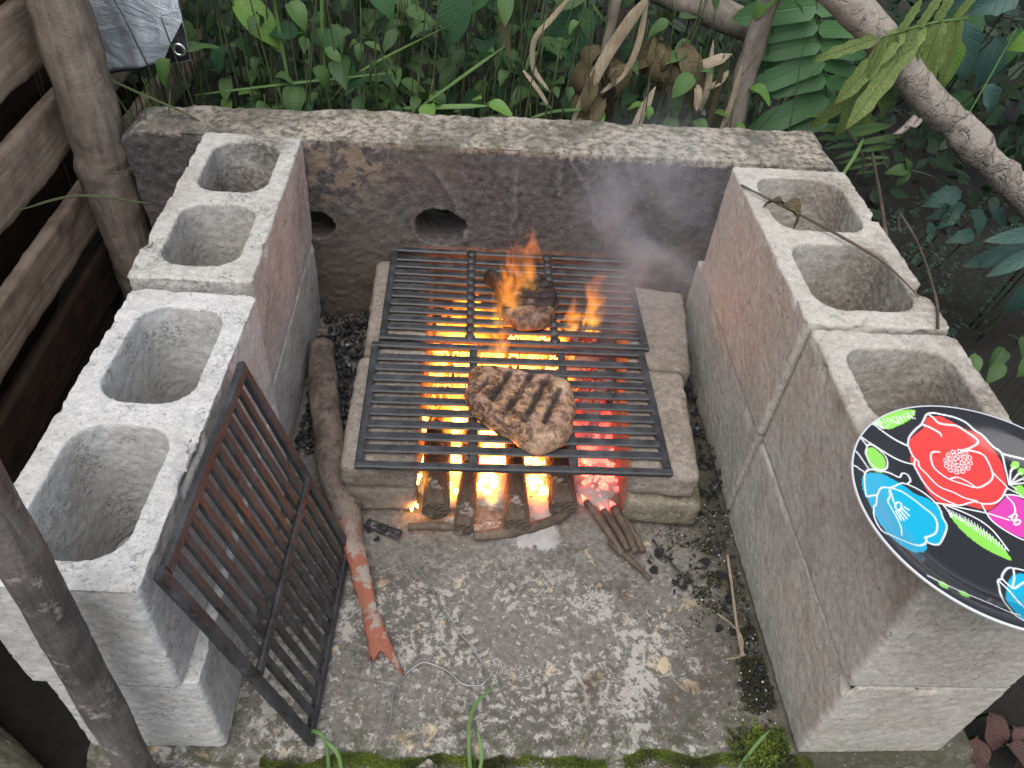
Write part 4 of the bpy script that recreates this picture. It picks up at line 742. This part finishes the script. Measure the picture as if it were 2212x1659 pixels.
pl = empty('plate', (.442, -.041, .3895)); tag(pl, 'round black plate printed with red, blue and pink flowers on the block', 'plate')
obj('printed_face', me, M['plate'], pl)
prof = [(PR-.0006, float(zpr(PR))+.0002), (PR+.0010, float(zpr(PR))+.0006), (PR+.0016, float(zpr(PR))-.001), (PR+.0008, float(zpr(PR))-.0028), (.118, .0125), (.100, .0055), (.082, .0005), (.078, .0), (.072, .0005), (0.0005, .0012)]
V = [(r*math.cos(2*PI*k/160), r*math.sin(2*PI*k/160), z_) for r, z_ in prof for k in range(160)]
F = [(i*160+k, (i+1)*160+k, (i+1)*160+(k+1) % 160, i*160+(k+1) % 160) for i in range(len(prof)-1) for k in range(160)]
obj('white_underside', pyd('white_underside', V, F), M['melamine'], pl)
# ------------------------------------------------------------------ leaves and plants
def leafmesh(name, wid, droop, fold, wave, prof, seed, nu=4, nv=9, lobes=0.):
    V = []; UV = []; F = []; rg = random.Random(seed)
    for j in range(nv+1):
        s = j/nv; w = wid*prof(s)*(1+lobes*math.sin(s*nv*2.1+seed)*.5); an = -droop*s
        y = math.sin(droop*s)/max(droop, 1e-3) if droop > .01 else s; zc = -(1-math.cos(droop*s))/max(droop, 1e-3) if droop > .01 else 0
        for i in range(nu+1):
            u_ = i/nu*2-1; x = u_*w*.5; z_ = zc+abs(x)*fold+wave*math.sin(s*9+u_*2+seed)*abs(u_)*wid
            V.append((x, y, z_)); UV.append(((u_+1)/2, s))
    for j in range(nv):
        for i in range(nu): F.append((j*(nu+1)+i, j*(nu+1)+i+1, (j+1)*(nu+1)+i+1, (j+1)*(nu+1)+i))
    return pyd(name, V, F, True, UV)
ov = lambda s: (math.sin(PI*min(1, s**.72)))**.85*1.0 if 0 < s < 1 else .03
la = lambda s: (math.sin(PI*s**.85))**.7 if 0 < s < 1 else .04
st_ = lambda s: min(1, s*9+.45)*min(1, (1-s)*3.2)**.6+.02
bl = lambda s: (1-s)**.6*.9+.1
def kit(mat, wid, prof, name='leaf', n=4, droop=(.5, 1.3), fold=.35, wave=.05, lobes=0., nv=9):
    out = []
    for k in range(n):
        me = leafmesh(name, wid*(.88+.08*k), droop[0]+(droop[1]-droop[0])*k/max(1, n-1), fold*(.6+.25*k), wave, prof, k*3+1, 4, nv, lobes); me.materials.append(M[mat]); out.append(me)
    return out
K_weed = kit('leaf', .56, ov); K_lime = kit('leaf_lime', .56, ov); K_rough = kit('leaf_rough', .62, ov, droop=(.4, .9)); K_roughl = kit('leaf_rough_lime', .66, ov, droop=(.3, .8))
K_blue = kit('leaf_blue', .48, ov, lobes=.25, droop=(.5, 1.1)); K_long = kit('leaf_blue', .27, la, droop=(.3, .9), fold=.2); K_dead = kit('dead', .42, la, droop=(1.2, 2.6), wave=.22, fold=.8)
K_fern = kit('fern', .29, st_, 'leaflet', droop=(.25, .6), fold=.12, wave=.035, nv=12); K_fy = kit('fern_yellow', .19, st_, 'leaflet', droop=(.2, .7), fold=.25, wave=.12, lobes=.3, nv=12)
K_small = kit('leaf', .16, la, 'leaflet', droop=(.5, 1.), fold=.3); K_red = kit('deadred', .6, ov, droop=(.5, 1.2), wave=.12)
def put(me, parent, base, d, nrm_, L_, name='leaf'):
    """a leaf whose stalk end is at base, pointing along d, its face towards nrm_"""
    y = Vector(d).normalized(); x = y.cross(Vector(nrm_)); x.normalize(); z_ = x.cross(y)
    m = Matrix((x, y, z_)).transposed().to_4x4() @ Matrix.Scale(L_, 4); m.translation = Vector(base)
    o = bpy.data.objects.new(name, me); col.objects.link(o); o.parent = parent; o.matrix_local = m; return o
def weed(base, h, lean, nl, ll, kit_, label, group, seed, name='weed', stem='stem', cat_='plant', r=.0022, start=.15, spread=.9):
    rg = random.Random(seed); root = empty(name, base); tag(root, label, cat_, group)
    pts = cat([(0, 0, 0), (lean[0]*.3+rg.uniform(-.02, .02), lean[1]*.3, h*.4), (lean[0], lean[1], h)], 7)
    obj('stem', tube('stem', pts, [r*1.2, r, r*.5], 6), M[stem], root); n = len(pts)-1; a0 = rg.uniform(0, 6)
    for k in range(nl):
        s = start+(1-start)*(k//2*2+1)/nl; i = min(n-1, int(s*n)); p = pts[i]+(pts[i+1]-pts[i])*(s*n-i)
        a_ = a0+(k//2)*1.57+(k % 2)*PI+rg.uniform(-.5, .5); el = rg.uniform(-.75, .25)
        d = (math.cos(a_)*math.cos(el), math.sin(a_)*math.cos(el), math.sin(el)); L_ = ll*rg.uniform(.55, 1.15)
        nn_ = (d[0]*.5+rg.uniform(-.3, .3), d[1]*.5-.25+rg.uniform(-.3, .3), 1.)
        sk = Vector(p)+Vector(d)*L_*.18
        put(rg.choice(kit_), root, sk, d, nn_, L_)
    return root
rg = random.Random(21); gzf = lambda x, y: float(gz(np.array([x]), np.array([y]))[0])
ZN = [' beside the tarp', ' above the pipe hole', ' above the charred steak', ' beside the dry reeds']
LB = ['slender weed with small pointed green leaves behind the wall', 'broad leafed green weed growing behind the wall', 'quilted dark green leafy weed behind the wall', 'bright lime green leafy weed behind the wall']
for k in range(104):
    x = -.62+k*(1.09/103)+rg.uniform(-.03, .03); y = rg.choice([1.0, 1.06, 1.15, 1.27, 1.4, 1.55])+rg.uniform(-.03, .04)
    if x > .12 and rg.random() < .55: continue
    t_ = rg.choices([0, 1, 2, 3], [5, 5, 3, 1.4])[0]; kt = (K_weed, K_weed, K_rough, K_lime)[t_]; ll = (.058, .078, .088, .075)[t_]*(1+.25*(y-1.0))
    weed((x, y, gzf(x, y)-.02), rg.uniform(.42, .66)+(y-1)*.22, (rg.uniform(-.06, .06), rg.uniform(-.10, .03)), rg.choice([8, 10, 10, 12]), ll*.80, kt, LB[t_]+ZN[int(np.clip((x+.6)/.27, 0, 3.9))], 'leafy weeds behind the wall', 100+k)
for k in range(26):                                  # low growth whose leaves show just over the wall
    x = -.55+k*(1.08/25)+rg.uniform(-.02, .02)
    if x > .2 and k % 2: continue
    weed((x, rg.uniform(.97, 1.03), .02), rg.uniform(.26, .40), (rg.uniform(-.05, .05), rg.uniform(-.05, .02)), 8, .052, K_weed if k % 4 else K_lime, 'short green weed whose leaves peep over the old wall', 'low weeds behind the wall', 300+k)
# particular big leaves
def bigleaf(base, d, n_, L_, kt, label, i=0, stalk=None, cat_='leaf', name='broad_leaf'):
    root = empty(name, base); tag(root, label, cat_); put(kt[i], root, (0, 0, 0), d, n_, L_, 'blade')
    sp_ = stalk or (-d[0]*L_*.5, .12, -.25); obj('stalk', tube('stalk', cat([(0, 0, 0), (sp_[0]*.5, sp_[1]*.4, sp_[2]*.35), sp_], 5), [.0016, .0022, .0026], 6), M['stem'], root); return root
tc = (-.1, -.62, .75)
bigleaf((-.50, 1.02, .475), (.72, -.30, -.42), (.1, -.5, .85), .115, K_lime, 'large bright green pointed leaf beside the tarp', 1)
bigleaf((-.485, 1.05, .50), (.2, -.2, -.9), (.2, -.8, .5), .085, K_lime, 'medium green leaf drooping under the large bright leaf by the tarp', 2)
bigleaf((-.09, 1.10, .50), (-.25, -.25, -.85), (-.2, -.85, .5), .120, K_rough, 'upright quilted green leaf above the middle of the wall', 0)
bigleaf((.165, 1.13, .475), (-.62, -.15, -.75), (-.1, -.85, .5), .150, K_rough, 'very large dark quilted leaf behind the pale dry blades', 1)
bigleaf((.145, 1.08, .515), (-.75, -.2, -.3), (0, -.7, .7), .075, K_weed, 'smooth green leaf above the very large quilted leaf', 0)
bigleaf((.845, 1.02, .500), (.25, -.2, -.85), (.1, -.85, .55), .100, K_roughl, 'bright lime quilted leaf behind the slanting branch', 0)
bigleaf((1.06, 1.05, .510), (-.9, -.2, -.25), (0, -.75, .65), .085, K_roughl, 'bright lime ribbed leaf above the blue green lobed leaves', 1)
for k, (b_, d, L_, lb) in enumerate([((.905, 1.10, .505), (.55, -.1, -.85), .15, 'long blue green lobed leaf hanging beside the lime leaf'), ((1.0, 1.12, .48), (.2, -.2, -.95), .13, 'blue green lobed leaf behind the hanging lobed one'), ((.985, 1.06, .40), (.5, -.2, -.5), .085, 'small blue green lobed leaf under the hanging lobed leaves'), ((1.0, 1.12, .56), (-.6, -.2, -.2), .10, 'dark lobed leaf at the top behind the branch'), ((.955, 1.15, .55), (.8, -.2, -.3), .09, 'grey green lobed leaf beside the lime ribbed leaf')]):
    bigleaf(b_, d, (0, -.85, .5), L_, K_blue, lb, k % 4)
for k, (b_, d, L_, lb) in enumerate([((1.09, .80, .225), (-.95, -.15, -.12), .135, 'upper long smooth leaf below the branch end'), ((1.10, .80, .19), (-.85, -.25, -.5), .125, 'long smooth leaf with a pale tip below the branch'), ((1.10, .82, .18), (-.95, 0, -.45), .145, 'long smooth leaf tucked under the pale tipped leaf'), ((1.105, .78, .17), (-.2, -.35, -.9), .16, 'broad long leaf hanging straight down over the dark soil'), ((1.12, .79, .17), (.1, -.35, -.9), .15, 'long leaf hanging behind the broad hanging leaf')]):
    bigleaf(b_, d, (-.1, -.7, .7), L_, K_long, lb, k % 4, (.05, .1, -.3))
for k, (b_, d, L_) in enumerate([((.842, .95, .262), (-1, -.1, -.1), .05), ((.842, .95, .262), (-.2, -.3, -.8), .038), ((.842, .95, .262), (.2, .2, .6), .025)]): pass
tri = empty('ivy_leaf', (.840, .95, .258)); tag(tri, 'three lobed green leaf over the dark soil beside the block', 'leaf')
for d, L_ in (((-1, -.15, .05), .050), ((-.45, -.35, -.75), .040), ((-.35, -.1, .75), .030)): put(K_weed[1], tri, (0, 0, 0), d, (-.1, -.6, .8), L_, 'lobe')
obj('stalk', tube('stalk', cat([(0, 0, 0), (.05, .0, -.01), (.13, .05, -.06)], 5), .0012, 5), M['stem'], tri)
for k, (x, y) in enumerate([(.93, .60), (.975, .575), (1.0, .62), (1.05, .60), (1.06, .66), (1.10, .58)]):
    bigleaf((x, y+.02, .05), (rg.uniform(-.6, .4), -.6, -.25), (0, -.4, .9), .055, K_weed, 'rounded green leaf of the creeper low on the soil beyond the block', k % 4, (.01, .03, -.2))['group'] = 'creeper leaves on the dark soil'
for k, (x, y) in enumerate([(.70, -.045), (.735, -.06), (.765, -.03), (.73, -.015), (.80, -.05), (.69, -.09)]):
    bigleaf((x, y, -.125+.01*(k % 2)), (rg.uniform(-.8, .8), rg.uniform(-.8, .2), -.1), (0, -.2, 1), .06, K_red, 'crinkled purple brown leaf on the soil in front of the plate block', k % 4, (.02, .02, -.06))['group'] = 'purple leaves beside the footing'
for k in range(12):
    bigleaf((rg.uniform(.93, 1.25), rg.uniform(1.15, 1.35), rg.uniform(.28, .50)), (rg.uniform(-.9, .9), -.2, rg.uniform(-.9, -.2)), (rg.uniform(-.4, .2), -.8, .5), rg.uniform(.07, .13), K_blue if k % 3 else K_rough, 'shaded green leaf in the thicket beyond the slanting branch', k % 4)['group'] = 'leaves in the thicket beyond the branch'
for k in range(8):
    bigleaf((rg.uniform(.88, 1.15), rg.uniform(.92, 1.0), rg.uniform(.12, .26)), (rg.uniform(-.9, .6), -.2, rg.uniform(-.6, .1)), (rg.uniform(-.4, .2), -.7, .7), rg.uniform(.05, .085), K_blue, 'dark lobed leaf hanging below the slanting branch', k % 4)['group'] = 'dark leaves below the branch'
# ferns
def frond(name, label, pts, leaflets, kt, m, n_, off):
    root = empty(name, pts[0]); tag(root, label, 'fern'); q = cat(pts, 8)-np.array(pts[0]); obj('midrib', tube('midrib', q, [.0028, .0024, .0012], 6), M[m], root)
    for i, (s, d, L_) in enumerate(leaflets):
        jr = random.Random(i*7+len(label)); d = tuple(np.array(d)+[jr.uniform(-.14, .14), jr.uniform(-.12, .12), jr.uniform(-.14, .14)]); L_ *= jr.uniform(.85, 1.12)
        k = s*(len(q)-1); j = min(len(q)-2, int(k)); put(kt[(i*3+1) % 4], root, q[j]+(q[j+1]-q[j])*(k-j)+np.array([0, off*(i % 3), 0]), d, n_, L_, 'leaflet')
    return root
lf = []
for k in range(8): s = .10+.88*k/7; lf += [(s, (-.96, -.10+.04*(k % 2), -.12-.26*s), (.120, .145, .150, .150, .145, .150, .160, .165)[k]), (min(1, s+.03), (.95, -.05, -.25+.45*(1-s)), (.10, .13, .12, .12, .11, .11, .12, .12)[k])]
frond('fern_frond', 'large dark green fern frond with broad leaflets beside the grey stem', [(.572, 1.12, .575), (.610, 1.10, .485), (.652, 1.09, .400), (.695, 1.08, .300)], lf, K_fern, 'stem', (-.36, -.85, .38), -.002)
frond('fern_frond', 'shaded fern frond hanging low behind the wall end', [(.60, 1.20, .42), (.64, 1.16, .36), (.72, 1.12, .30)], [(k/6, (-.9 if k % 2 else .8, -.1, -.45), .12) for k in range(7)], K_fern, 'stem', (0, -.8, .6), -.003)
lf = [(1., (-.95, -.15, -.28), .115), (.90, (-.12, -.3, -.95), .085), (.80, (.05, -.2, -.95), .07), (.72, (-.55, -.3, -.85), .16), (.60, (-.45, -.3, -.85), .175), (.50, (-.50, -.3, -.85), .19), (.40, (-.20, -.25, -.95), .15), (.30, (-.15, -.2, -.95), .16), (.20, (-.05, -.2, -.98), .15), (.10, (.15, -.2, -.95), .12),
      (.75, (.3, .1, .9), .06), (.55, (.25, .1, .9), .08), (.35, (.2, .1, .95), .09), (.15, (.3, .1, .9), .08)]
frond('fern_frond', 'yellow green fern frond with ragged lobes over the slanting branch', [(.825, .965, .552), (.760, .945, .548), (.700, .925, .538), (.640, .905, .525)], lf, K_fy, 'grass', (-.30, -.8, .5), -.001)
frond('fern_frond', 'ragged yellow green fern frond hanging under the slanting branch', [(.72, .99, .47), (.70, .975, .44), (.67, .97, .41)], [(.1, (.35, -.2, -.85), .12), (.35, (.12, -.2, -.9), .115), (.6, (-.35, -.25, -.75), .12), (.85, (-.5, -.2, -.6), .11), (.5, (.7, -.1, -.5), .09)], K_fy, 'grass', (0, -.75, .65), -.001)
lf = []
for k in range(9): s = .05+.9*k/8; L_ = .075*math.sin(PI*(.25+.7*s)); lf += [(s, (-.85, -.2, .15-.3*s), L_), (s, (.85, -.2, .38), L_*1.15)]
frond('fern_frond', 'small thin fern sprig with yellow tips beside the wall end', [(.655, .985, .352), (.690, .965, .322), (.728, .95, .285), (.745, .94, .245)], lf, K_small, 'stem_brown', (0, -.7, .7), 0)
# fine leaved shrub, dead leaves, dry blades
V = []; F = []; UV = []; rg2 = random.Random(77)
def addleaf(p, d, n_, L_, w):
    y = Vector(d).normalized(); x = y.cross(Vector(n_)).normalized(); b_ = len(V); P0 = Vector(p)
    for (u_, v_) in ((0, 0), (-.42, .25), (-.5, .5), (-.28, .78), (0, 1), (.28, .78), (.5, .5), (.42, .25)): V.append(tuple(P0+x*(u_*w)+y*(v_*L_))); UV.append((u_+.5, v_))
    F.append(tuple(b_+7-k_ for k_ in range(8)))
for k in range(120):
    p = np.array([rg2.uniform(.80, 1.3), rg2.uniform(.78, 1.1), rg2.uniform(-.08, .20)]); d = np.array([rg2.uniform(-1, .3), rg2.uniform(-.7, .3), rg2.uniform(-.5, .5)]); d /= np.linalg.norm(d)
    for j in range(rg2.randint(5, 13)):
        q_ = p+d*j*.006+np.array([0, 0, -.0006*j*j*rg2.random()]); sd_ = np.cross(d, [0, 0, 1])
        for s in (-1, 1): addleaf(q_, sd_*s*rg2.uniform(.5, 1)+d*rg2.uniform(.1, 1)+np.array([0, 0, rg2.uniform(-.5, .5)]), (rg2.uniform(-.6, .6), -.4, .8), rg2.uniform(.005, .010), rg2.uniform(.003, .005))
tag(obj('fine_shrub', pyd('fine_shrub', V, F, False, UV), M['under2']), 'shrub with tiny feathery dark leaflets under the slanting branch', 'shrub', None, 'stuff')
V = []; F = []; UV = []
for k in range(9500):
    x = rg2.uniform(-1.5, 1.9); y = rg2.uniform(1.25, 2.6) if x < .75 else rg2.uniform(1.45, 2.6)
    z_ = gzf(x, y)+rg2.random()**1.3*(.42+.25*(y-1.))
    if k > 4600:  # tall leaves added at side and back, mostly unseen, to block sky light
        if k % 2: x, y = rg2.uniform(1.45, 2.3), rg2.uniform(-.2, 2.6)
        else: x, y = rg2.uniform(-1.6, 2.2), rg2.uniform(1.9, 2.7)
        z_ = gzf(x, y)+rg2.random()*1.5
    addleaf((x, y, z_), (rg2.uniform(-1, 1), rg2.uniform(-1, .3), rg2.uniform(-.9, .2)), (rg2.uniform(-.6, .6), rg2.uniform(-1, .3), rg2.uniform(.1, 1)), rg2.uniform(.03, .07), rg2.uniform(.018, .035))
tag(obj('undergrowth', pyd('undergrowth', V, F, False, UV), M['under']), 'dense shade-tinted green undergrowth behind the weeds, tall outer leaves added to block sky light', 'undergrowth', None, 'stuff')
V = []; F = []
for k in range(330):
    x = rg2.uniform(-.95, .75); y = rg2.uniform(.97, 1.7); h = rg2.uniform(.25, .7); a_ = rg2.uniform(0, 6); l_ = rg2.uniform(0, .16)
    p = [(x, y, gzf(x, y)-.02), (x+l_*.35*math.cos(a_), y+l_*.35*math.sin(a_), h*.55), (x+l_*math.cos(a_), y+l_*math.sin(a_), h)]
    v, f_, _ = tubeVF(cat(p, 4), [.0016, .0014, .0006], 4, False, len(V)); V += v; F += f_
tag(obj('thin_stems', pyd('thin_stems', V, F), M['stem']), 'thicket of thin green and brown stems behind the wall', 'stems', None, 'stuff')
def blade(pts, w, m, label, cat_, group=None, name='grass_blade', nrm_=(0, -.7, .7)):
    q = cat(pts, 7); n = len(q); T = np.gradient(q, axis=0); V = []; UV = []; o_ = q[0].copy()
    for i in range(n):
        s = i/(n-1); x = np.cross(T[i], nrm_); x /= np.linalg.norm(x)+1e-9; z_ = np.cross(x, T[i]/np.linalg.norm(T[i])); ww = w*min(1, .4+s*3)*min(1, (1-s)*4+.08)
        for u_ in (-.5, 0, .5): V.append(q[i]-o_+x*u_*ww-z_*(ww*.12 if u_ == 0 else 0)); UV.append((u_+.5, s))
    F = [(i*3+k, i*3+k+1, (i+1)*3+k+1, (i+1)*3+k) for i in range(n-1) for k in range(2)]
    o = obj(name, pyd(name, V, F, True, UV), M[m], None, tuple(o_)); so_ = o.modifiers.new('thick', 'SOLIDIFY'); so_.thickness = .0006; return tag(o, label, cat_, group)
D = 'dry_reed'
blade([(.132, .985, .24), (.150, .99, .33), (.180, .995, .42), (.215, .985, .50), (.245, .97, .56)], .022, 'straw', 'widest pale dry blade standing up behind the wall', 'dry reed', None, D)
blade([(.185, 1.0, .355), (.225, 1.0, .40), (.240, .995, .46), (.240, .99, .56)], .012, 'straw', 'narrow pale dry blade bent beside the widest one', 'dry reed', None, D)
blade([(.085, .99, .355), (.048, .99, .40), (.045, .985, .455), (.075, .98, .50), (.115, .97, .56)], .010, 'straw', 'curving dry blade arching in front of the large quilted leaf', 'dry reed', None, D)
blade([(.255, .985, .25), (.268, .99, .31), (.290, 1.0, .375)], .018, 'straw', 'broken dry blade standing by the dead leaf clump', 'dry reed', None, D)
blade([(.03, 1.0, .39), (.06, .99, .36), (.088, .985, .325)], .008, 'straw', 'short dry blade fallen beside the dead leaves', 'dry reed', None, D)
blade([(-.04, 1.05, .60), (-.02, 1.03, .50), (.008, 1.01, .39)], .012, 'dead', 'brown folded dry blade hanging among the weeds', 'dry reed', None, D)
for k, (x0, z0, x1, z1) in enumerate([(.34, .40, .43, .44), (.36, .33, .395, .40), (.39, .27, .40, .45), (.42, .26, .415, .44), (.44, .40, .38, .36), (.35, .26, .39, .34), (.45, .28, .455, .42)]):
    blade([(x0, 1.02+.02*(k % 3), z0), ((x0+x1)/2+.004, 1.02, (z0+z1)/2), (x1, 1.02+.02*(k % 3), z1)], (.02, .016, .014, .012, .012, .01, .012)[k], ('straw', 'dead')[k % 2], 'weathered dry leaf strip in the heap beside the grey dead stem', 'dry reed', 'dry strips beside the grey dead stem', D)
DL = ('withered brown leaf on the brown dead sapling', 'withered olive leaf of the clump near the thick cut log')
for k in range(26):
    c_ = ((.185, 1.02, .375), (.30, 1.04, .42))[k % 2]; a_ = rg.uniform(0, 6); d = (math.cos(a_)*.8, -.4+.4*math.sin(a_), -abs(rg.uniform(.2, 1.)))
    ro = empty('dead_leaf', (c_[0]+rg.uniform(-.035, .035), c_[1]+rg.uniform(-.03, .03), c_[2]+rg.uniform(-.03, .05))); tag(ro, DL[k % 2], 'dead leaf', 'withered leaves behind the wall'); put(rg.choice(K_dead[1:]), ro, (0, 0, 0), d, (rg.uniform(-.5, .5), -.6, .8), rg.uniform(.06, .115), 'blade')
stick('dead_sapling', [(.19, 1.06, .0), (.20, 1.05, .2), (.185, 1.03, .36), (.20, 1.05, .6)], [.012, .010, .008, .012], 'deadwood', 'brown dead stem of the withered plant clump', 'stem', None, 8, 8)
stick('dead_sapling', [(.225, 1.12, .05), (.215, 1.12, .4), (.205, 1.12, .7)], [.018, .019, .02], 'stem_brown', 'thick dark scaly stem behind the widest dry blade', 'stem', None, 12, 8, [(.0025, 60)])
stick('dead_sapling', [(.33, 1.05, .40), (.37, 1.04, .36), (.41, 1.03, .31)], [.008, .009, .006], 'deadwood', 'short grey stem slanting through the dry heap', 'stem', None, 8, 8)
blade([(.372, 1.0, .385), (.376, .99, .365), (.38, .99, .335)], .016, 'straw', 'small orange brown fallen leaf hanging over the dark hollow', 'dead leaf', None, 'dead_leaf')
GB = 'long grass blades behind and over the wall'
for k, (p, w, lb) in enumerate([([(-.76, .86, .42), (-.66, .86, .37), (-.56, .85, .33), (-.53, .83, .31)], .004, 'thin green grass blade hanging down from the tarp onto the wall'), ([(-.60, 1.0, .30), (-.42, .99, .338), (-.20, .98, .38)], .0045, 'green grass blade slanting low across the weeds'), ([(-.19, .985, .29), (-.10, .985, .365), (-.01, .98, .44)], .006, 'pale green grass blade rising from the wall top'), ([(-.20, 1.0, .30), (-.12, .985, .315), (-.03, .98, .325)], .010, 'bright green grass leaf lying along the wall top'), ([(-.35, 1.02, .29), (-.28, 1.02, .36), (-.12, 1.0, .46)], .004, 'long thin grass blade crossing the weeds'), ([(.05, .99, .30), (.10, .99, .318), (.16, .98, .33)], .006, 'dark green grass blade low by the dry blades'), ([(-.41, 1.0, .25), (-.42, 1.0, .4), (-.43, 1.0, .6)], .006, 'upright green grass stalk near the tarp'), ([(-.34, 1.0, .25), (-.345, 1.0, .4), (-.335, 1.0, .6)], .005, 'second upright green grass stalk near the tarp'),
        ([(.66, .88, .25), (.685, .9, .30), (.70, .92, .335)], .007, 'pale grass blade by the end of the wall'), ([(.905, .96, .30), (.93, .98, .42), (.95, 1.0, .53)], .003, 'fine pale grass stalk crossing the lime quilted leaf'), ([(.632, .4, .15), (.630, .41, .25), (.632, .40, .31)], .006, 'single grass blade standing beyond the plate block'), ([(-.58, .64, .28), (-.68, .62, .30), (-.745, .55, .31)], .004, 'bent dry grass blade lying across the plank fence')]):
    blade(p, w, 'stem' if k in (0, 11) else 'grass', lb, 'grass', None)
for k in range(14):
    x = -.655+rg.uniform(-.03, .03); y = rg.uniform(.86, .97)
    blade([(x, y, .0), (x+rg.uniform(-.02, .02), y, .2), (x+rg.uniform(-.05, .05), y-rg.uniform(0, .04), rg.uniform(.26, .38))], .005, ('grass', 'straw')[k % 3 == 0], 'dry and green grass blade growing between post and wall end', 'grass', 'grass between post and wall')
dl = empty('dead_leaf', (.398, .528, .404)); tag(dl, 'shrivelled grey leaf caught on the dry twig on the block', 'dead leaf'); put(K_dead[2], dl, (0, 0, .002), (.75, -.6, .05), (.2, -.2, 1), .06, 'blade'); put(K_dead[1], dl, (0, 0, .002), (-.6, .3, .1), (.2, .3, 1), .04, 'blade')
# sprigs at the slab edge
for k, p in enumerate([[(-.215, -.150, -.03), (-.222, -.110, .02), (-.235, -.098, .028), (-.262, -.092, .008)], [(-.20, -.15, -.03), (-.205, -.125, .02), (-.222, -.110, .035)], [(-.045, -.150, -.03), (-.052, -.105, .01), (-.045, -.06, .012), (-.010, -.026, .008)], [(-.046, -.150, -.03), (-.036, -.12, .0), (-.042, -.09, .02)], [(-.045, -.145, -.02), (-.07, -.15, .01), (-.09, -.16, .012)], [(-.045, -.145, -.02), (-.02, -.15, .012), (.0, -.16, .01)], [(.265, -.150, -.03), (.30, -.115, .01), (.325, -.095, .025)]]):
    blade(p, .0042, 'grass', 'young grass sprig sprouting from the mossy slab edge', 'grass', 'sprigs at the slab edge', 'grass_blade', (0, -.3, .9))
# moss
def mossy(name, items, m, label, seed):
    rg3 = random.Random(seed); V = []; F = []
    for (x, y, z_), h in items:
        for k in range(3):
            a_ = rg3.uniform(0, 6.28); w = h*.5; b_ = len(V); lx, ly = rg3.uniform(-.6, .6)*h, rg3.uniform(-.6, .6)*h
            V.extend([(x-w*math.cos(a_), y-w*math.sin(a_), z_), (x+w*math.cos(a_), y+w*math.sin(a_), z_), (x+lx, y+ly, z_+h)]); F.append((b_, b_+1, b_+2))
    return tag(obj(name, pyd(name, V, F, False), M[m]), label, 'moss', None, 'stuff')
it = []
for k in range(19000):
    x = rg2.uniform(-.30, .385); y = -.112+.010*vn(np.array([[x*28, 0, 7]]), 1., 3)[0]-abs(rg2.gauss(0, .008)); cl = vn(np.array([[x*30, y*45, 0]]), 1., 4)[0]
    if cl < -.7: continue
    it.append(((x, y, -.010+min(0, (y+.118)*.35)+.006*max(0, cl)), rg2.uniform(.0014, .0036)))
mossy('moss', it, 'moss', 'bright green moss along the front edge of the slab', 1)
it = []
for k in range(9500):
    y = rg2.uniform(-.118, .10); wdt = .050*max(.08, 1-(y+.118)/.23); x = .352-abs(rg2.gauss(0, wdt*.5))
    if vn(np.array([[x*40, y*40, 3]]), 1., 8)[0] < -.25: continue
    it.append(((x, y, -.004), rg2.uniform(.002, .0055)))
for k in range(2600):
    x = rg2.gauss(.30, .035); y = rg2.gauss(.15, .045)
    if x > .352 or vn(np.array([[x*45, y*45, 3]]), 1., 5)[0] < .1: continue
    it.append(((x, y, -.003), rg2.uniform(.0015, .004)))
mossy('moss', it, 'moss_dark', 'dark brown green moss creeping along the foot of the stained wall', 2)
it = [((rg2.gauss(.325, .022), rg2.gauss(-.108, .012), -.004+.006*rg2.random()), rg2.uniform(.003, .007)) for k in range(900)]; it = [i for i in it if i[0][0] < .353]
mossy('moss', it, 'moss', 'bright leafy moss tuft in the corner of slab and stained wall', 3)
# smoke drifting up over the grates
bm = bmesh.new(); bmesh.ops.create_icosphere(bm, subdivisions=3, radius=1); bmesh.ops.scale(bm, vec=(.185, .19, .25), verts=bm.verts); me = bpy.data.meshes.new('smoke'); bm.to_mesh(me); bm.free()
tag(obj('smoke', me, M['smoke'], None, (.235, .60, .30)), 'thin grey smoke drifting up beside the charred steak', 'smoke', None, 'stuff')
